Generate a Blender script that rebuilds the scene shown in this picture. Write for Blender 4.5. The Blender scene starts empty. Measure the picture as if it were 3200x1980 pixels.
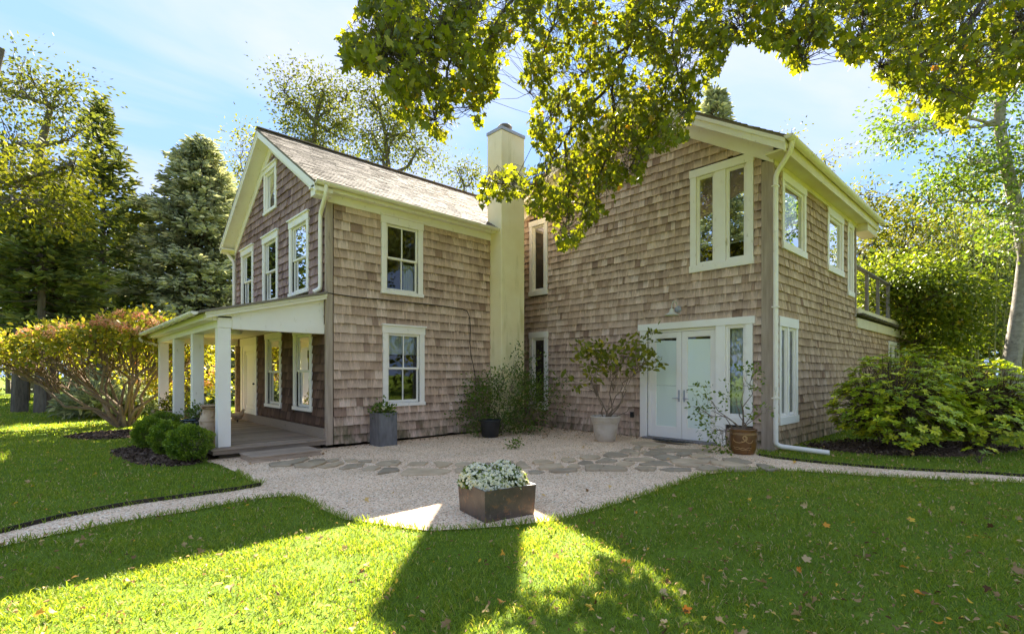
import bpy, bmesh, math, random
import numpy as np
from math import radians, sin, cos, pi
rng = np.random.default_rng(7)
random.seed(7)
sc = bpy.context.scene
C = bpy.context.collection

# ------------------------------------------------------------------ camera
F_PX, HOR, VPX = 1564.0, 1165.0, 3265.0       # focal length, horizon row and right vanishing point of the 3200 px wide photograph
CAM_H = 1.48
TH = math.atan2(VPX - 1600, F_PX)             # angle from the house's x axis to the viewing direction
CU, SU = cos(TH), sin(TH)
cam_d = bpy.data.cameras.new('camera')
cam = bpy.data.objects.new('camera', cam_d)
C.objects.link(cam)
cam.location = (0, 0, CAM_H)
cam.rotation_euler = (radians(90), 0, TH - radians(90))
cam_d.sensor_width = 36
cam_d.lens = 36 * F_PX / 3200
cam_d.shift_y = (HOR - 990) / 3200
cam_d.clip_end = 2000
sc.camera = cam

# ------------------------------------------------------------------ sky and sun
SUN_EL, SUN_AZ = radians(38.0), radians(45.3)  # azimuth counted from +x towards +y
SKY_STRENGTH, SUN_STRENGTH, EXPOSURE = 0.15, 5.0, 2.68
w = bpy.data.worlds.new('World')
sc.world = w
w.use_nodes = True
nt = w.node_tree
nt.nodes.clear()
def N(t, kind, **kw):
    n = t.nodes.new(kind)
    for k, v in kw.items():
        if k.startswith('i_'):
            n.inputs[k[2:].replace('_', ' ')].default_value = v
        else:
            setattr(n, k, v)
    return n
sky = N(nt, 'ShaderNodeTexSky', sky_type='NISHITA', sun_disc=False)
sky.sun_elevation = SUN_EL
sky.sun_rotation = radians(90) - SUN_AZ
sky.air_density = 1.0
sky.dust_density = 0.3
sky.ozone_density = 2.0
geo = N(nt, 'ShaderNodeTexCoord')
sep = N(nt, 'ShaderNodeSeparateXYZ')
nt.links.new(geo.outputs['Generated'], sep.inputs[0])
zz = N(nt, 'ShaderNodeMath', operation='MAXIMUM'); zz.inputs[1].default_value = 0.0
nt.links.new(sep.outputs['Z'], zz.inputs[0])
za = N(nt, 'ShaderNodeMath', operation='ADD'); za.inputs[1].default_value = 0.22
nt.links.new(zz.outputs[0], za.inputs[0])
dx = N(nt, 'ShaderNodeMath', operation='DIVIDE'); dy = N(nt, 'ShaderNodeMath', operation='DIVIDE')
nt.links.new(sep.outputs['X'], dx.inputs[0]); nt.links.new(za.outputs[0], dx.inputs[1])
nt.links.new(sep.outputs['Y'], dy.inputs[0]); nt.links.new(za.outputs[0], dy.inputs[1])
cmb = N(nt, 'ShaderNodeCombineXYZ')
nt.links.new(dx.outputs[0], cmb.inputs[0]); nt.links.new(dy.outputs[0], cmb.inputs[1])
mp = N(nt, 'ShaderNodeMapping')
mp.inputs['Rotation'].default_value = (0, 0, radians(35))
mp.inputs['Scale'].default_value = (0.8, 1.7, 1.0)
mp.inputs['Location'].default_value = (1.7, 0.4, 0)
nt.links.new(cmb.outputs[0], mp.inputs[0])
n1 = N(nt, 'ShaderNodeTexNoise', i_Scale=1.5, i_Detail=9.0, i_Roughness=0.52, i_Distortion=0.45)
nt.links.new(mp.outputs[0], n1.inputs['Vector'])
rp = N(nt, 'ShaderNodeValToRGB')
rp.color_ramp.elements[0].position = 0.42; rp.color_ramp.elements[0].color = (0, 0, 0, 1)
rp.color_ramp.elements[1].position = 0.80; rp.color_ramp.elements[1].color = (1, 1, 1, 1)
nt.links.new(n1.outputs['Fac'], rp.inputs[0])
cl = N(nt, 'ShaderNodeMath', operation='MULTIPLY'); cl.inputs[1].default_value = 0.72
nt.links.new(rp.outputs[0], cl.inputs[0])
# the clear sky: the physical sky softened towards one clear blue, all round alike
blue = N(nt, 'ShaderNodeMix', data_type='RGBA')
blue.inputs['Factor'].default_value = 0.99
nt.links.new(sky.outputs[0], blue.inputs['A'])
blue.inputs['B'].default_value = (0.52, 0.84, 1.50, 1)
mixc = N(nt, 'ShaderNodeMix', data_type='RGBA')
nt.links.new(cl.outputs[0], mixc.inputs['Factor'])
nt.links.new(blue.outputs['Result'], mixc.inputs['A'])
mixc.inputs['B'].default_value = (1.34, 1.19, 1.22, 1)
bg = N(nt, 'ShaderNodeBackground')
bg.inputs['Strength'].default_value = SKY_STRENGTH
nt.links.new(mixc.outputs['Result'], bg.inputs['Color'])
wo = N(nt, 'ShaderNodeOutputWorld')
nt.links.new(bg.outputs[0], wo.inputs[0])
sun_d = bpy.data.lights.new('sun', 'SUN')
sun_d.energy = SUN_STRENGTH
sun_d.angle = radians(0.5)
sun_d.color = (1.0, 0.93, 0.80)
sun = bpy.data.objects.new('sun', sun_d)
C.objects.link(sun)
from mathutils import Vector, Matrix
SUN_DIR = Vector((cos(SUN_EL) * cos(SUN_AZ), cos(SUN_EL) * sin(SUN_AZ), sin(SUN_EL)))
sun.rotation_euler = SUN_DIR.to_track_quat('Z', 'Y').to_euler()
sun.location = (0, 0, 30)
vs = sc.view_settings
sc.display_settings.display_device = 'sRGB'
vs.view_transform = 'Standard'; vs.look = 'None'; vs.exposure = EXPOSURE; vs.gamma = 1; vs.use_curve_mapping = False
sc.render.engine = 'CYCLES'
cy = sc.cycles
cy.use_denoising = True
try: cy.denoiser = 'OPENIMAGEDENOISE'
except Exception: pass
cy.use_adaptive_sampling = True; cy.adaptive_threshold = 0.015
cy.max_bounces = 7; cy.diffuse_bounces = 4; cy.glossy_bounces = 3; cy.transmission_bounces = 4; cy.transparent_max_bounces = 10
cy.caustics_reflective = False; cy.caustics_refractive = False
cy.sample_clamp_indirect = 6

# ------------------------------------------------------------------ where things are (metres; x along the long house walls, y along the gable walls)
def ray(x, y):
    a, b = (x - 1600) / F_PX, (HOR - y) / F_PX
    return np.array([CU + SU * a, SU - CU * a, b])
O = np.array([0, 0, CAM_H])
def G(x, y, z=0.0):                       # point on the ground (or at height z) that the photograph shows at x, y
    r = ray(x, y); return O + r * ((z - CAM_H) / r[2])
def onU(x, y, u): r = ray(x, y); return O + r * (u / r[0])
def onV(x, y, v): r = ray(x, y); return O + r * (v / r[1])
def CP(px, depth, z=0.0):                 # point at a distance from the viewer, in the direction of column px
    lat = (px - 1600) / F_PX * depth
    return np.array([CU * depth + SU * lat, SU * depth - CU * lat, z])
def CPY(px, py, depth):
    p = CP(px, depth); p[2] = CAM_H + (HOR - py) * depth / F_PX; return p
def proj(p):
    d = CU * p[0] + SU * p[1]; a = SU * p[0] - CU * p[1]
    return 1600 + F_PX * a / d, HOR - F_PX * (p[2] - CAM_H) / d
uD, vA, uB, vC = 4.065, 9.627, 10.0575, 3.538

# ------------------------------------------------------------------ materials
MAT = {}
def nodes_of(name):
    m = bpy.data.materials.new(name); m.use_nodes = True
    t = m.node_tree; t.nodes.clear()
    out = N(t, 'ShaderNodeOutputMaterial')
    MAT[name] = m
    return m, t, out
def ramp(t, fac, stops):
    r = N(t, 'ShaderNodeValToRGB')
    e = r.color_ramp.elements
    while len(e) < len(stops): e.new(0.5)
    for el, (p, c) in zip(e, stops):
        el.position = p; el.color = (c[0], c[1], c[2], 1)
    t.links.new(fac, r.inputs[0])
    return r.outputs[0]
def noise(t, scale, detail=4, rough=0.55, vec=None, mapscale=None, dist=0.0):
    n = N(t, 'ShaderNodeTexNoise', i_Scale=scale, i_Detail=detail, i_Roughness=rough, i_Distortion=dist)
    tc = N(t, 'ShaderNodeTexCoord')
    src = vec or tc.outputs['Object']
    if mapscale:
        m = N(t, 'ShaderNodeMapping'); m.inputs['Scale'].default_value = mapscale
        t.links.new(src, m.inputs[0]); src = m.outputs[0]
    t.links.new(src, n.inputs['Vector'])
    return n.outputs['Fac']
def mixc_(t, fac, a, b, blend='MIX'):
    m = N(t, 'ShaderNodeMix', data_type='RGBA', blend_type=blend)
    for key, v in (('Factor', fac), ('A', a), ('B', b)):
        if isinstance(v, (int, float)): m.inputs[key].default_value = v
        elif isinstance(v, tuple): m.inputs[key].default_value = (*v[:3], 1)
        else: t.links.new(v, m.inputs[key])
    return m.outputs['Result']
def math_(t, op, a, b=None):
    m = N(t, 'ShaderNodeMath', operation=op)
    for i, v in enumerate((a, b)):
        if v is None: continue
        if isinstance(v, (int, float)): m.inputs[i].default_value = v
        else: t.links.new(v, m.inputs[i])
    return m.outputs[0]
def bump(t, h, strength=0.4, dist=0.01):
    b = N(t, 'ShaderNodeBump', i_Strength=strength, i_Distance=dist)
    t.links.new(h, b.inputs['Height']); return b.outputs[0]
def princ(t, out, col, rough=0.7, spec=0.3, nrm=None, metal=0.0, coat=0.0):
    p = N(t, 'ShaderNodeBsdfPrincipled')
    if isinstance(col, tuple): p.inputs['Base Color'].default_value = (*col[:3], 1)
    else: t.links.new(col, p.inputs['Base Color'])
    if isinstance(rough, (int, float)): p.inputs['Roughness'].default_value = rough
    else: t.links.new(rough, p.inputs['Roughness'])
    p.inputs['Specular IOR Level'].default_value = spec
    p.inputs['Metallic'].default_value = metal
    p.inputs['Coat Weight'].default_value = coat
    if nrm is not None: t.links.new(nrm, p.inputs['Normal'])
    if out is not None: t.links.new(p.outputs[0], out.inputs[0])
    return p
def tint(t):
    a = N(t, 'ShaderNodeAttribute', attribute_name='tint')
    s = N(t, 'ShaderNodeSeparateColor'); t.links.new(a.outputs['Color'], s.inputs[0])
    return s.outputs[0], s.outputs[1], s.outputs[2]
def plain(name, c1, c2, scale=6, rough=0.6, spec=0.3, b=0.15, mapscale=None, dirt=None, coat=0.0):
    m, t, out = nodes_of(name)
    f = noise(t, scale, 6, 0.6, mapscale=mapscale)
    col = ramp(t, f, [(0.3, c1), (0.7, c2)])
    if dirt:
        g = noise(t, dirt[1], 8, 0.65, mapscale=dirt[3] if len(dirt) > 3 else None)
        k = ramp(t, g, [(dirt[2], (0, 0, 0)), (dirt[2] + 0.14, (1, 1, 1))])
        col = mixc_(t, k, col, dirt[0])
    princ(t, out, col, rough, spec, bump(t, noise(t, scale * 8, 5), b, 0.006), coat=coat)
    return m
def leafmat(name, stops, trans=0.42, rough=0.5, spec=0.25, tr_gain=(1.25, 1.3, 0.6)):
    m, t, out = nodes_of(name)
    r, g, b = tint(t)
    col = ramp(t, r, stops)
    p = princ(t, None, col, rough, spec)
    tr = N(t, 'ShaderNodeBsdfTranslucent')
    t.links.new(mixc_(t, 1.0, col, tr_gain, 'MULTIPLY'), tr.inputs[0])
    mx = N(t, 'ShaderNodeMixShader'); mx.inputs[0].default_value = trans
    t.links.new(p.outputs[0], mx.inputs[1]); t.links.new(tr.outputs[0], mx.inputs[2])
    t.links.new(mx.outputs[0], out.inputs[0])
    return m
def shinglemat(name, stops, stain_shade, streak_shade=0.75, moss=True):
    m, t, out = nodes_of(name)
    r, g, b = tint(t)
    col = ramp(t, r, stops)
    grain = noise(t, 1.0, 6, 0.6, mapscale=(95, 95, 5))
    col = mixc_(t, 0.55, col, ramp(t, grain, [(0.25, (0.52, 0.50, 0.48)), (0.75, (1.25, 1.22, 1.2))]), 'MULTIPLY')
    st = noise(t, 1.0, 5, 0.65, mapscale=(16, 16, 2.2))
    # dark water streaks, plus painted shadow under the butt of the course above
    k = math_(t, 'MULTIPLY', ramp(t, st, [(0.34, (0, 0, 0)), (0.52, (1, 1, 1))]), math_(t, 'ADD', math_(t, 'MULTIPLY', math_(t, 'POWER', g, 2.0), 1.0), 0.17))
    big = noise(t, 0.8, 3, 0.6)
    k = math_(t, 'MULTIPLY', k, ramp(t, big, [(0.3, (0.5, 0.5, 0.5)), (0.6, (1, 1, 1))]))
    col = mixc_(t, math_(t, 'MULTIPLY', k, streak_shade), col, stain_shade)
    if moss:   # green algae and black mould low down on the wall, where rain splashes
        tc = N(t, 'ShaderNodeTexCoord'); s = N(t, 'ShaderNodeSeparateXYZ'); t.links.new(tc.outputs['Object'], s.inputs[0])
        low = ramp(t, math_(t, 'ADD', s.outputs[2], math_(t, 'MULTIPLY', noise(t, 2.2, 5), 0.9)), [(0.55, (1, 1, 1)), (1.0, (0, 0, 0))])
        mv = math_(t, 'MULTIPLY', low, ramp(t, noise(t, 1, 5, 0.6, mapscale=(9, 9, 3)), [(0.4, (0, 0, 0)), (0.62, (1, 1, 1))]))
        col = mixc_(t, math_(t, 'MULTIPLY', mv, 0.75), col, (0.075, 0.085, 0.03))
    princ(t, out, col, 0.8, 0.2, bump(t, grain, 0.5, 0.004))
    return m
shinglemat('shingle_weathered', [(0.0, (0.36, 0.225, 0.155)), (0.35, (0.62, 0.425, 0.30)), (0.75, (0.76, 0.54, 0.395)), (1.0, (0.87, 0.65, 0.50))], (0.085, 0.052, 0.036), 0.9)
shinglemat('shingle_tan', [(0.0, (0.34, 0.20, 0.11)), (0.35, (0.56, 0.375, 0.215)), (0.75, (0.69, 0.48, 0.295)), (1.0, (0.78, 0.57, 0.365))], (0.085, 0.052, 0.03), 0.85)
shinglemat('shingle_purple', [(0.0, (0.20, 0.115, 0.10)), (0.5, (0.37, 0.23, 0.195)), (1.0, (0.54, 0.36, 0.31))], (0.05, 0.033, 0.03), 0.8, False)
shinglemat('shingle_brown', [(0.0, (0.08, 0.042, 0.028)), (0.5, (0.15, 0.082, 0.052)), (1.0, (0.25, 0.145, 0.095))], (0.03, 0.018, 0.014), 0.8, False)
plain('white_trim', (0.90, 0.80, 0.68), (0.94, 0.86, 0.76), 2.5, 0.5, 0.35, 0.1, dirt=((0.55, 0.47, 0.30), 6, 0.61, (2, 2, 0.7)))
plain('white_paint', (0.93, 0.84, 0.72), (0.95, 0.88, 0.77), 3, 0.4, 0.4, 0.05)
plain('cream_trim', (0.74, 0.62, 0.38), (0.84, 0.74, 0.50), 2.5, 0.55, 0.3, 0.1, dirt=((0.30, 0.22, 0.10), 5, 0.64))
plain('gutter_paint', (0.88, 0.77, 0.62), (0.93, 0.84, 0.72), 4, 0.38, 0.45, 0.03, dirt=((0.32, 0.30, 0.18), 6, 0.63))
plain('stucco', (0.82, 0.68, 0.36), (0.90, 0.79, 0.50), 1.3, 0.85, 0.15, 0.35, dirt=((0.66, 0.56, 0.27), 2.6, 0.56, (1.5, 1.5, 0.22)))
plain('corner_wood', (0.32, 0.235, 0.165), (0.50, 0.385, 0.285), 1.2, 0.75, 0.2, 0.3, (14, 14, 1.2), dirt=((0.10, 0.075, 0.05), 2.0, 0.64, (3, 3, 0.8)))
plain('deck_wood', (0.27, 0.20, 0.14), (0.47, 0.375, 0.285), 2.0, 0.75, 0.2, 0.4, (1.5, 20, 20), dirt=((0.11, 0.11, 0.05), 3, 0.62))
def vary(name, lo, hi):
    t = MAT[name].node_tree; p = [n for n in t.nodes if n.type == 'BSDF_PRINCIPLED'][0]
    src = p.inputs['Base Color'].links[0].from_socket
    oi = N(t, 'ShaderNodeObjectInfo')
    t.links.new(mixc_(t, 1.0, src, ramp(t, oi.outputs['Random'], [(0, lo), (1, hi)]), 'MULTIPLY'), p.inputs['Base Color'])
vary('deck_wood', (0.62, 0.60, 0.58), (1.15, 1.12, 1.08))
plain('sheathing', (0.05, 0.04, 0.03), (0.08, 0.06, 0.045), 4, 0.9, 0.1)
plain('interior', (0.42, 0.40, 0.36), (0.48, 0.46, 0.42), 2, 0.9, 0.1)
plain('curtain', (0.62, 0.61, 0.58), (0.72, 0.71, 0.68), 3, 0.9, 0.1)
plain('shade_cloth', (0.70, 0.69, 0.62), (0.76, 0.75, 0.68), 3, 0.8, 0.1)
plain('stone_base', (0.16, 0.13, 0.10), (0.28, 0.24, 0.19), 5, 0.9, 0.1, 0.5)
plain('flagstone', (0.36, 0.27, 0.17), (0.55, 0.43, 0.285), 3.0, 0.8, 0.25, 0.5, dirt=((0.085, 0.08, 0.06), 4, 0.6))
vary('flagstone', (0.7, 0.72, 0.72), (1.25, 1.18, 1.08))
plain('black_metal', (0.012, 0.012, 0.012), (0.03, 0.028, 0.025), 8, 0.5, 0.4)
plain('rubber_cable', (0.012, 0.012, 0.012), (0.03, 0.03, 0.03), 8, 0.6, 0.3)
plain('wire_metal', (0.10, 0.10, 0.10), (0.20, 0.19, 0.17), 8, 0.5, 0.4)
plain('lamp_enamel', (0.55, 0.52, 0.40), (0.66, 0.62, 0.50), 10, 0.35, 0.5)
plain('grey_wood', (0.17, 0.15, 0.135), (0.29, 0.265, 0.24), 2.0, 0.8, 0.2, 0.3, (12, 12, 1.5))
plain('terracotta_pale', (0.46, 0.37, 0.27), (0.60, 0.51, 0.40), 6, 0.85, 0.15, 0.3, dirt=((0.28, 0.25, 0.15), 7, 0.6))
plain('terracotta_tan', (0.36, 0.24, 0.14), (0.48, 0.34, 0.21), 6, 0.7, 0.2, 0.2, dirt=((0.22, 0.17, 0.10), 7, 0.62))
plain('glaze_brown', (0.12, 0.05, 0.012), (0.20, 0.085, 0.02), 6, 0.32, 0.5, 0.1, coat=0.3)
plain('glaze_gold', (0.42, 0.24, 0.09), (0.50, 0.31, 0.13), 9, 0.4, 0.4)
plain('glaze_dark', (0.012, 0.018, 0.012), (0.03, 0.038, 0.022), 4, 0.18, 0.6, 0.03, coat=0.5)
plain('rusty_can', (0.40, 0.26, 0.14), (0.58, 0.42, 0.27), 5, 0.7, 0.3, 0.25, dirt=((0.24, 0.10, 0.035), 6, 0.55))
plain('zinc', (0.09, 0.085, 0.082), (0.20, 0.19, 0.185), 3, 0.45, 0.5, 0.15, (3, 3, 1), dirt=((0.28, 0.27, 0.26), 3, 0.62, (8, 8, 1.5)))
plain('soil', (0.02, 0.014, 0.010), (0.055, 0.038, 0.025), 25, 0.95, 0.05, 0.6)
plain('mulch', (0.045, 0.028, 0.018), (0.17, 0.11, 0.07), 30, 0.95, 0.05, 0.8)
plain('bark_grey', (0.085, 0.07, 0.055), (0.20, 0.17, 0.135), 3, 0.9, 0.1, 0.8, (4, 4, 0.9))
plain('bark_pale', (0.22, 0.19, 0.15), (0.42, 0.37, 0.30), 3.5, 0.85, 0.1, 0.7, (2, 2, 3), dirt=((0.10, 0.085, 0.06), 5, 0.58))
plain('bark_brown', (0.075, 0.05, 0.035), (0.19, 0.13, 0.09), 3, 0.9, 0.1, 0.8, (5, 5, 0.9))
plain('bark_maple', (0.06, 0.048, 0.036), (0.14, 0.115, 0.088), 4, 0.9, 0.1, 0.6, (5, 5, 1))
plain('cane_tan', (0.15, 0.10, 0.062), (0.28, 0.20, 0.13), 6, 0.8, 0.15, 0.3)
plain('bamboo_cane', (0.16, 0.17, 0.06), (0.36, 0.31, 0.15), 2, 0.45, 0.4, 0.05)
plain('edging', (0.02, 0.016, 0.012), (0.06, 0.045, 0.03), 6, 0.8, 0.2, 0.3)
plain('chimney_cap', (0.30, 0.30, 0.31), (0.42, 0.42, 0.43), 6, 0.4, 0.5)
# rusted steel planter
m, t, out = nodes_of('rusted_steel')
base = ramp(t, noise(t, 5, 7, 0.6), [(0.3, (0.035, 0.026, 0.02)), (0.7, (0.12, 0.085, 0.062))])
sp = ramp(t, noise(t, 15, 8, 0.7), [(0.55, (0, 0, 0)), (0.64, (1, 1, 1))])
base = mixc_(t, sp, base, (0.20, 0.095, 0.045))
wsp = ramp(t, noise(t, 1, 8, 0.75, mapscale=(26, 26, 9)), [(0.61, (0, 0, 0)), (0.68, (1, 1, 1))])
base = mixc_(t, math_(t, 'MULTIPLY', wsp, 0.6), base, (0.30, 0.27, 0.23))
princ(t, out, base, 0.5, 0.5, bump(t, noise(t, 40, 6), 0.3, 0.004))
# asphalt roof shingles
m, t, out = nodes_of('roof_asphalt')
r, g, b = tint(t)
col = ramp(t, r, [(0, (0.14, 0.11, 0.085)), (0.5, (0.24, 0.195, 0.15)), (1, (0.35, 0.29, 0.225))])
col = mixc_(t, 0.6, col, ramp(t, noise(t, 160, 3), [(0.3, (0.55, 0.55, 0.55)), (0.7, (1.3, 1.3, 1.3))]), 'MULTIPLY')
princ(t, out, col, 0.9, 0.15, bump(t, noise(t, 200, 2), 0.4, 0.003))
# window glass
def glass(name, refl, tintc=(0.75, 0.8, 0.78)):
    m, t, out = nodes_of(name)
    tr = N(t, 'ShaderNodeBsdfTransparent'); tr.inputs[0].default_value = (*tintc, 1)
    gl = N(t, 'ShaderNodeBsdfGlossy'); gl.inputs['Roughness'].default_value = 0.0
    gl.inputs['Color'].default_value = (0.95, 0.97, 1.0, 1)
    t.links.new(bump(t, noise(t, 1.6, 2), 0.10, 0.02), gl.inputs['Normal'])
    fr = N(t, 'ShaderNodeFresnel', i_IOR=1.5)
    k = math_(t, 'MINIMUM', math_(t, 'MULTIPLY', fr.outputs[0], refl), 1.0)
    mx = N(t, 'ShaderNodeMixShader')
    t.links.new(k, mx.inputs[0]); t.links.new(tr.outputs[0], mx.inputs[1]); t.links.new(gl.outputs[0], mx.inputs[2])
    t.links.new(mx.outputs[0], out.inputs[0])
    return m
glass('glass', 1.7)
glass('glass_coated', 3.5)
m, t, out = nodes_of('frosted_film')
princ(t, out, (0.76, 0.82, 0.70), 0.22, 0.5, bump(t, noise(t, 9, 4), 0.05, 0.01), coat=0.6)
m.node_tree.nodes['Principled BSDF'].inputs['Coat Roughness'].default_value = 0.03
# ground
m, t, out = nodes_of('lawn_soil')
c1 = ramp(t, noise(t, 0.5, 6), [(0.3, (0.10, 0.165, 0.012)), (0.7, (0.17, 0.23, 0.02))])
c1 = mixc_(t, ramp(t, noise(t, 30, 6, 0.7), [(0.5, (0, 0, 0)), (0.72, (1, 1, 1))]), c1, (0.075, 0.062, 0.028))
princ(t, out, c1, 0.9, 0.1, bump(t, noise(t, 60, 6), 0.6, 0.02))
m, t, out = nodes_of('gravel')
vo = N(t, 'ShaderNodeTexVoronoi', i_Scale=62.0); tc = N(t, 'ShaderNodeTexCoord'); t.links.new(tc.outputs['Object'], vo.inputs['Vector'])
s = N(t, 'ShaderNodeSeparateColor'); t.links.new(vo.outputs['Color'], s.inputs[0])
cg = ramp(t, s.outputs[0], [(0.0, (0.22, 0.15, 0.10)), (0.12, (0.68, 0.43, 0.25)), (0.55, (0.91, 0.645, 0.41)), (1.0, (0.96, 0.80, 0.57))])
cg = mixc_(t, 0.5, cg, ramp(t, noise(t, 1.2, 5), [(0.3, (0.66, 0.63, 0.58)), (0.65, (1.1, 1.1, 1.1))]), 'MULTIPLY')
princ(t, out, cg, 0.85, 0.2, bump(t, math_(t, 'SUBTRACT', 1.0, vo.outputs['Distance']), 0.8, 0.012))
m, t, out = nodes_of('pebble')
r, g, b = tint(t)
princ(t, out, ramp(t, r, [(0.0, (0.13, 0.10, 0.07)), (0.08, (0.62, 0.40, 0.22)), (0.5, (0.91, 0.645, 0.41)), (0.85, (0.95, 0.77, 0.55)), (1.0, (0.96, 0.87, 0.70))]), 0.8, 0.2)
# foliage
leafmat('grass', [(0.0, (0.119, 0.181, 0.025)), (0.45, (0.208, 0.307, 0.034)), (0.80, (0.320, 0.383, 0.059)), (0.92, (0.452, 0.403, 0.125)), (1.0, (0.689, 0.484, 0.418))], 0.5, 0.5, 0.25, (1.55, 1.35, 0.45))
leafmat('maple_leaf', [(0.0, (0.092, 0.124, 0.010)), (0.45, (0.175, 0.209, 0.014)), (0.80, (0.288, 0.284, 0.016)), (0.93, (0.453, 0.350, 0.020)), (1.0, (0.554, 0.250, 0.030))], 0.55, 0.45, 0.3, (1.45, 1.3, 0.45))
leafmat('leaf_yellowgreen', [(0.0, (0.082, 0.094, 0.011)), (0.5, (0.163, 0.163, 0.016)), (1.0, (0.283, 0.228, 0.027))], 0.5, 0.6, 0.2)
leafmat('leaf_olive', [(0.0, (0.071, 0.083, 0.018)), (0.5, (0.132, 0.145, 0.030)), (1.0, (0.229, 0.198, 0.036))], 0.4, 0.6, 0.2)
leafmat('leaf_green', [(0.0, (0.060, 0.107, 0.016)), (0.5, (0.130, 0.196, 0.023)), (1.0, (0.259, 0.313, 0.033))], 0.42, 0.45, 0.35)
leafmat('leaf_vine', [(0.0, (0.065, 0.097, 0.012)), (0.5, (0.163, 0.200, 0.017)), (0.85, (0.310, 0.304, 0.024)), (1.0, (0.522, 0.358, 0.036))], 0.5, 0.5, 0.25)
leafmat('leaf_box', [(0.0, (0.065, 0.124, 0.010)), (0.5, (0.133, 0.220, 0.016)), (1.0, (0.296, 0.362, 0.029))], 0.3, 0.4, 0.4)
leafmat('leaf_rhodo', [(0.0, (0.176, 0.251, 0.017)), (0.5, (0.376, 0.463, 0.024)), (0.88, (0.700, 0.657, 0.036)), (0.94, (0.850, 0.850, 0.031)), (1.0, (0.850, 0.850, 0.024))], 0.3, 0.35, 0.5)
leafmat('leaf_hydrangea', [(0.0, (0.126, 0.155, 0.019)), (0.5, (0.274, 0.269, 0.031)), (0.85, (0.547, 0.412, 0.034)), (1.0, (0.617, 0.407, 0.072))], 0.45, 0.5, 0.3)
leafmat('hydrangea_bloom', [(0.0, (0.585, 0.260, 0.150)), (0.5, (0.800, 0.423, 0.255)), (1.0, (0.800, 0.650, 0.330))], 0.4, 0.7, 0.1, (1.2, 1.0, 0.8))
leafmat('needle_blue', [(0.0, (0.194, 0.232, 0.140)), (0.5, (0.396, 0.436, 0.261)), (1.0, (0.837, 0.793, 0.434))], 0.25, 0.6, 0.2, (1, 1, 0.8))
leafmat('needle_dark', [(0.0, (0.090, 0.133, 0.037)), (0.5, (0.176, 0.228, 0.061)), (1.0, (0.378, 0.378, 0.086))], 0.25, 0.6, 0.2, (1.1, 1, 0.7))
leafmat('leaf_bamboo', [(0.0, (0.055, 0.084, 0.017)), (0.5, (0.125, 0.162, 0.030)), (1.0, (0.324, 0.324, 0.054))], 0.4, 0.5, 0.3)
leafmat('leaf_dry', [(0.0, (0.135, 0.063, 0.026)), (0.4, (0.405, 0.238, 0.102)), (0.7, (0.690, 0.476, 0.228)), (0.88, (0.825, 0.504, 0.060)), (1.0, (0.780, 0.266, 0.036))], 0.3, 0.7, 0.15, (1, 1, 0.8))
leafmat('petal_white', [(0.0, (0.90, 0.82, 0.56)), (1.0, (0.95, 0.90, 0.70))], 0.25, 0.7, 0.1, (1, 0.97, 0.85))
leafmat('mulch_chip', [(0.0, (0.030, 0.018, 0.012)), (0.6, (0.10, 0.065, 0.042)), (1.0, (0.24, 0.18, 0.13))], 0.0, 0.9, 0.1)
plain('flower_eye', (0.60, 0.46, 0.05), (0.70, 0.58, 0.10), 20, 0.8, 0.1)

# ------------------------------------------------------------------ mesh helpers
def parent_to(o, parent):
    if parent is not None:
        o.parent = parent
        if parent.type == 'EMPTY': o.location = -parent.location
def thing(name, loc, label, cat, group=None):
    o = bpy.data.objects.new(name, None); C.objects.link(o)
    o.empty_display_size = 0.2
    o.location = (float(loc[0]), float(loc[1]), float(loc[2]))
    o['label'] = label; o['category'] = cat
    if group: o['group'] = group
    return o
def tag(o, label=None, cat=None, group=None, kind=None):
    if label: o['label'] = label
    if cat: o['category'] = cat
    if group: o['group'] = group
    if kind: o['kind'] = kind
    return o
def np_mesh(name, V, F, mat, parent=None, tn=None, smooth=False):
    V = np.asarray(V, dtype=np.float32).reshape(-1, 3); F = np.asarray(F, dtype=np.int32)
    me = bpy.data.meshes.new(name)
    n = F.shape[1]
    me.vertices.add(len(V)); me.vertices.foreach_set('co', V.ravel())
    me.loops.add(F.size); me.loops.foreach_set('vertex_index', F.ravel())
    me.polygons.add(len(F)); me.polygons.foreach_set('loop_start', np.arange(0, F.size, n, dtype=np.int32))
    if smooth: me.polygons.foreach_set('use_smooth', np.ones(len(F), dtype=bool))
    if tn is not None:
        at = me.color_attributes.new('tint', 'FLOAT_COLOR', 'POINT')
        cc = np.ones((len(V), 4), dtype=np.float32); cc[:, :tn.shape[1]] = tn
        at.data.foreach_set('color', cc.ravel())
    me.update(calc_edges=True)
    me.materials.append(MAT[mat] if isinstance(mat, str) else mat)
    o = bpy.data.objects.new(name, me); C.objects.link(o)
    parent_to(o, parent)
    return o
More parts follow.
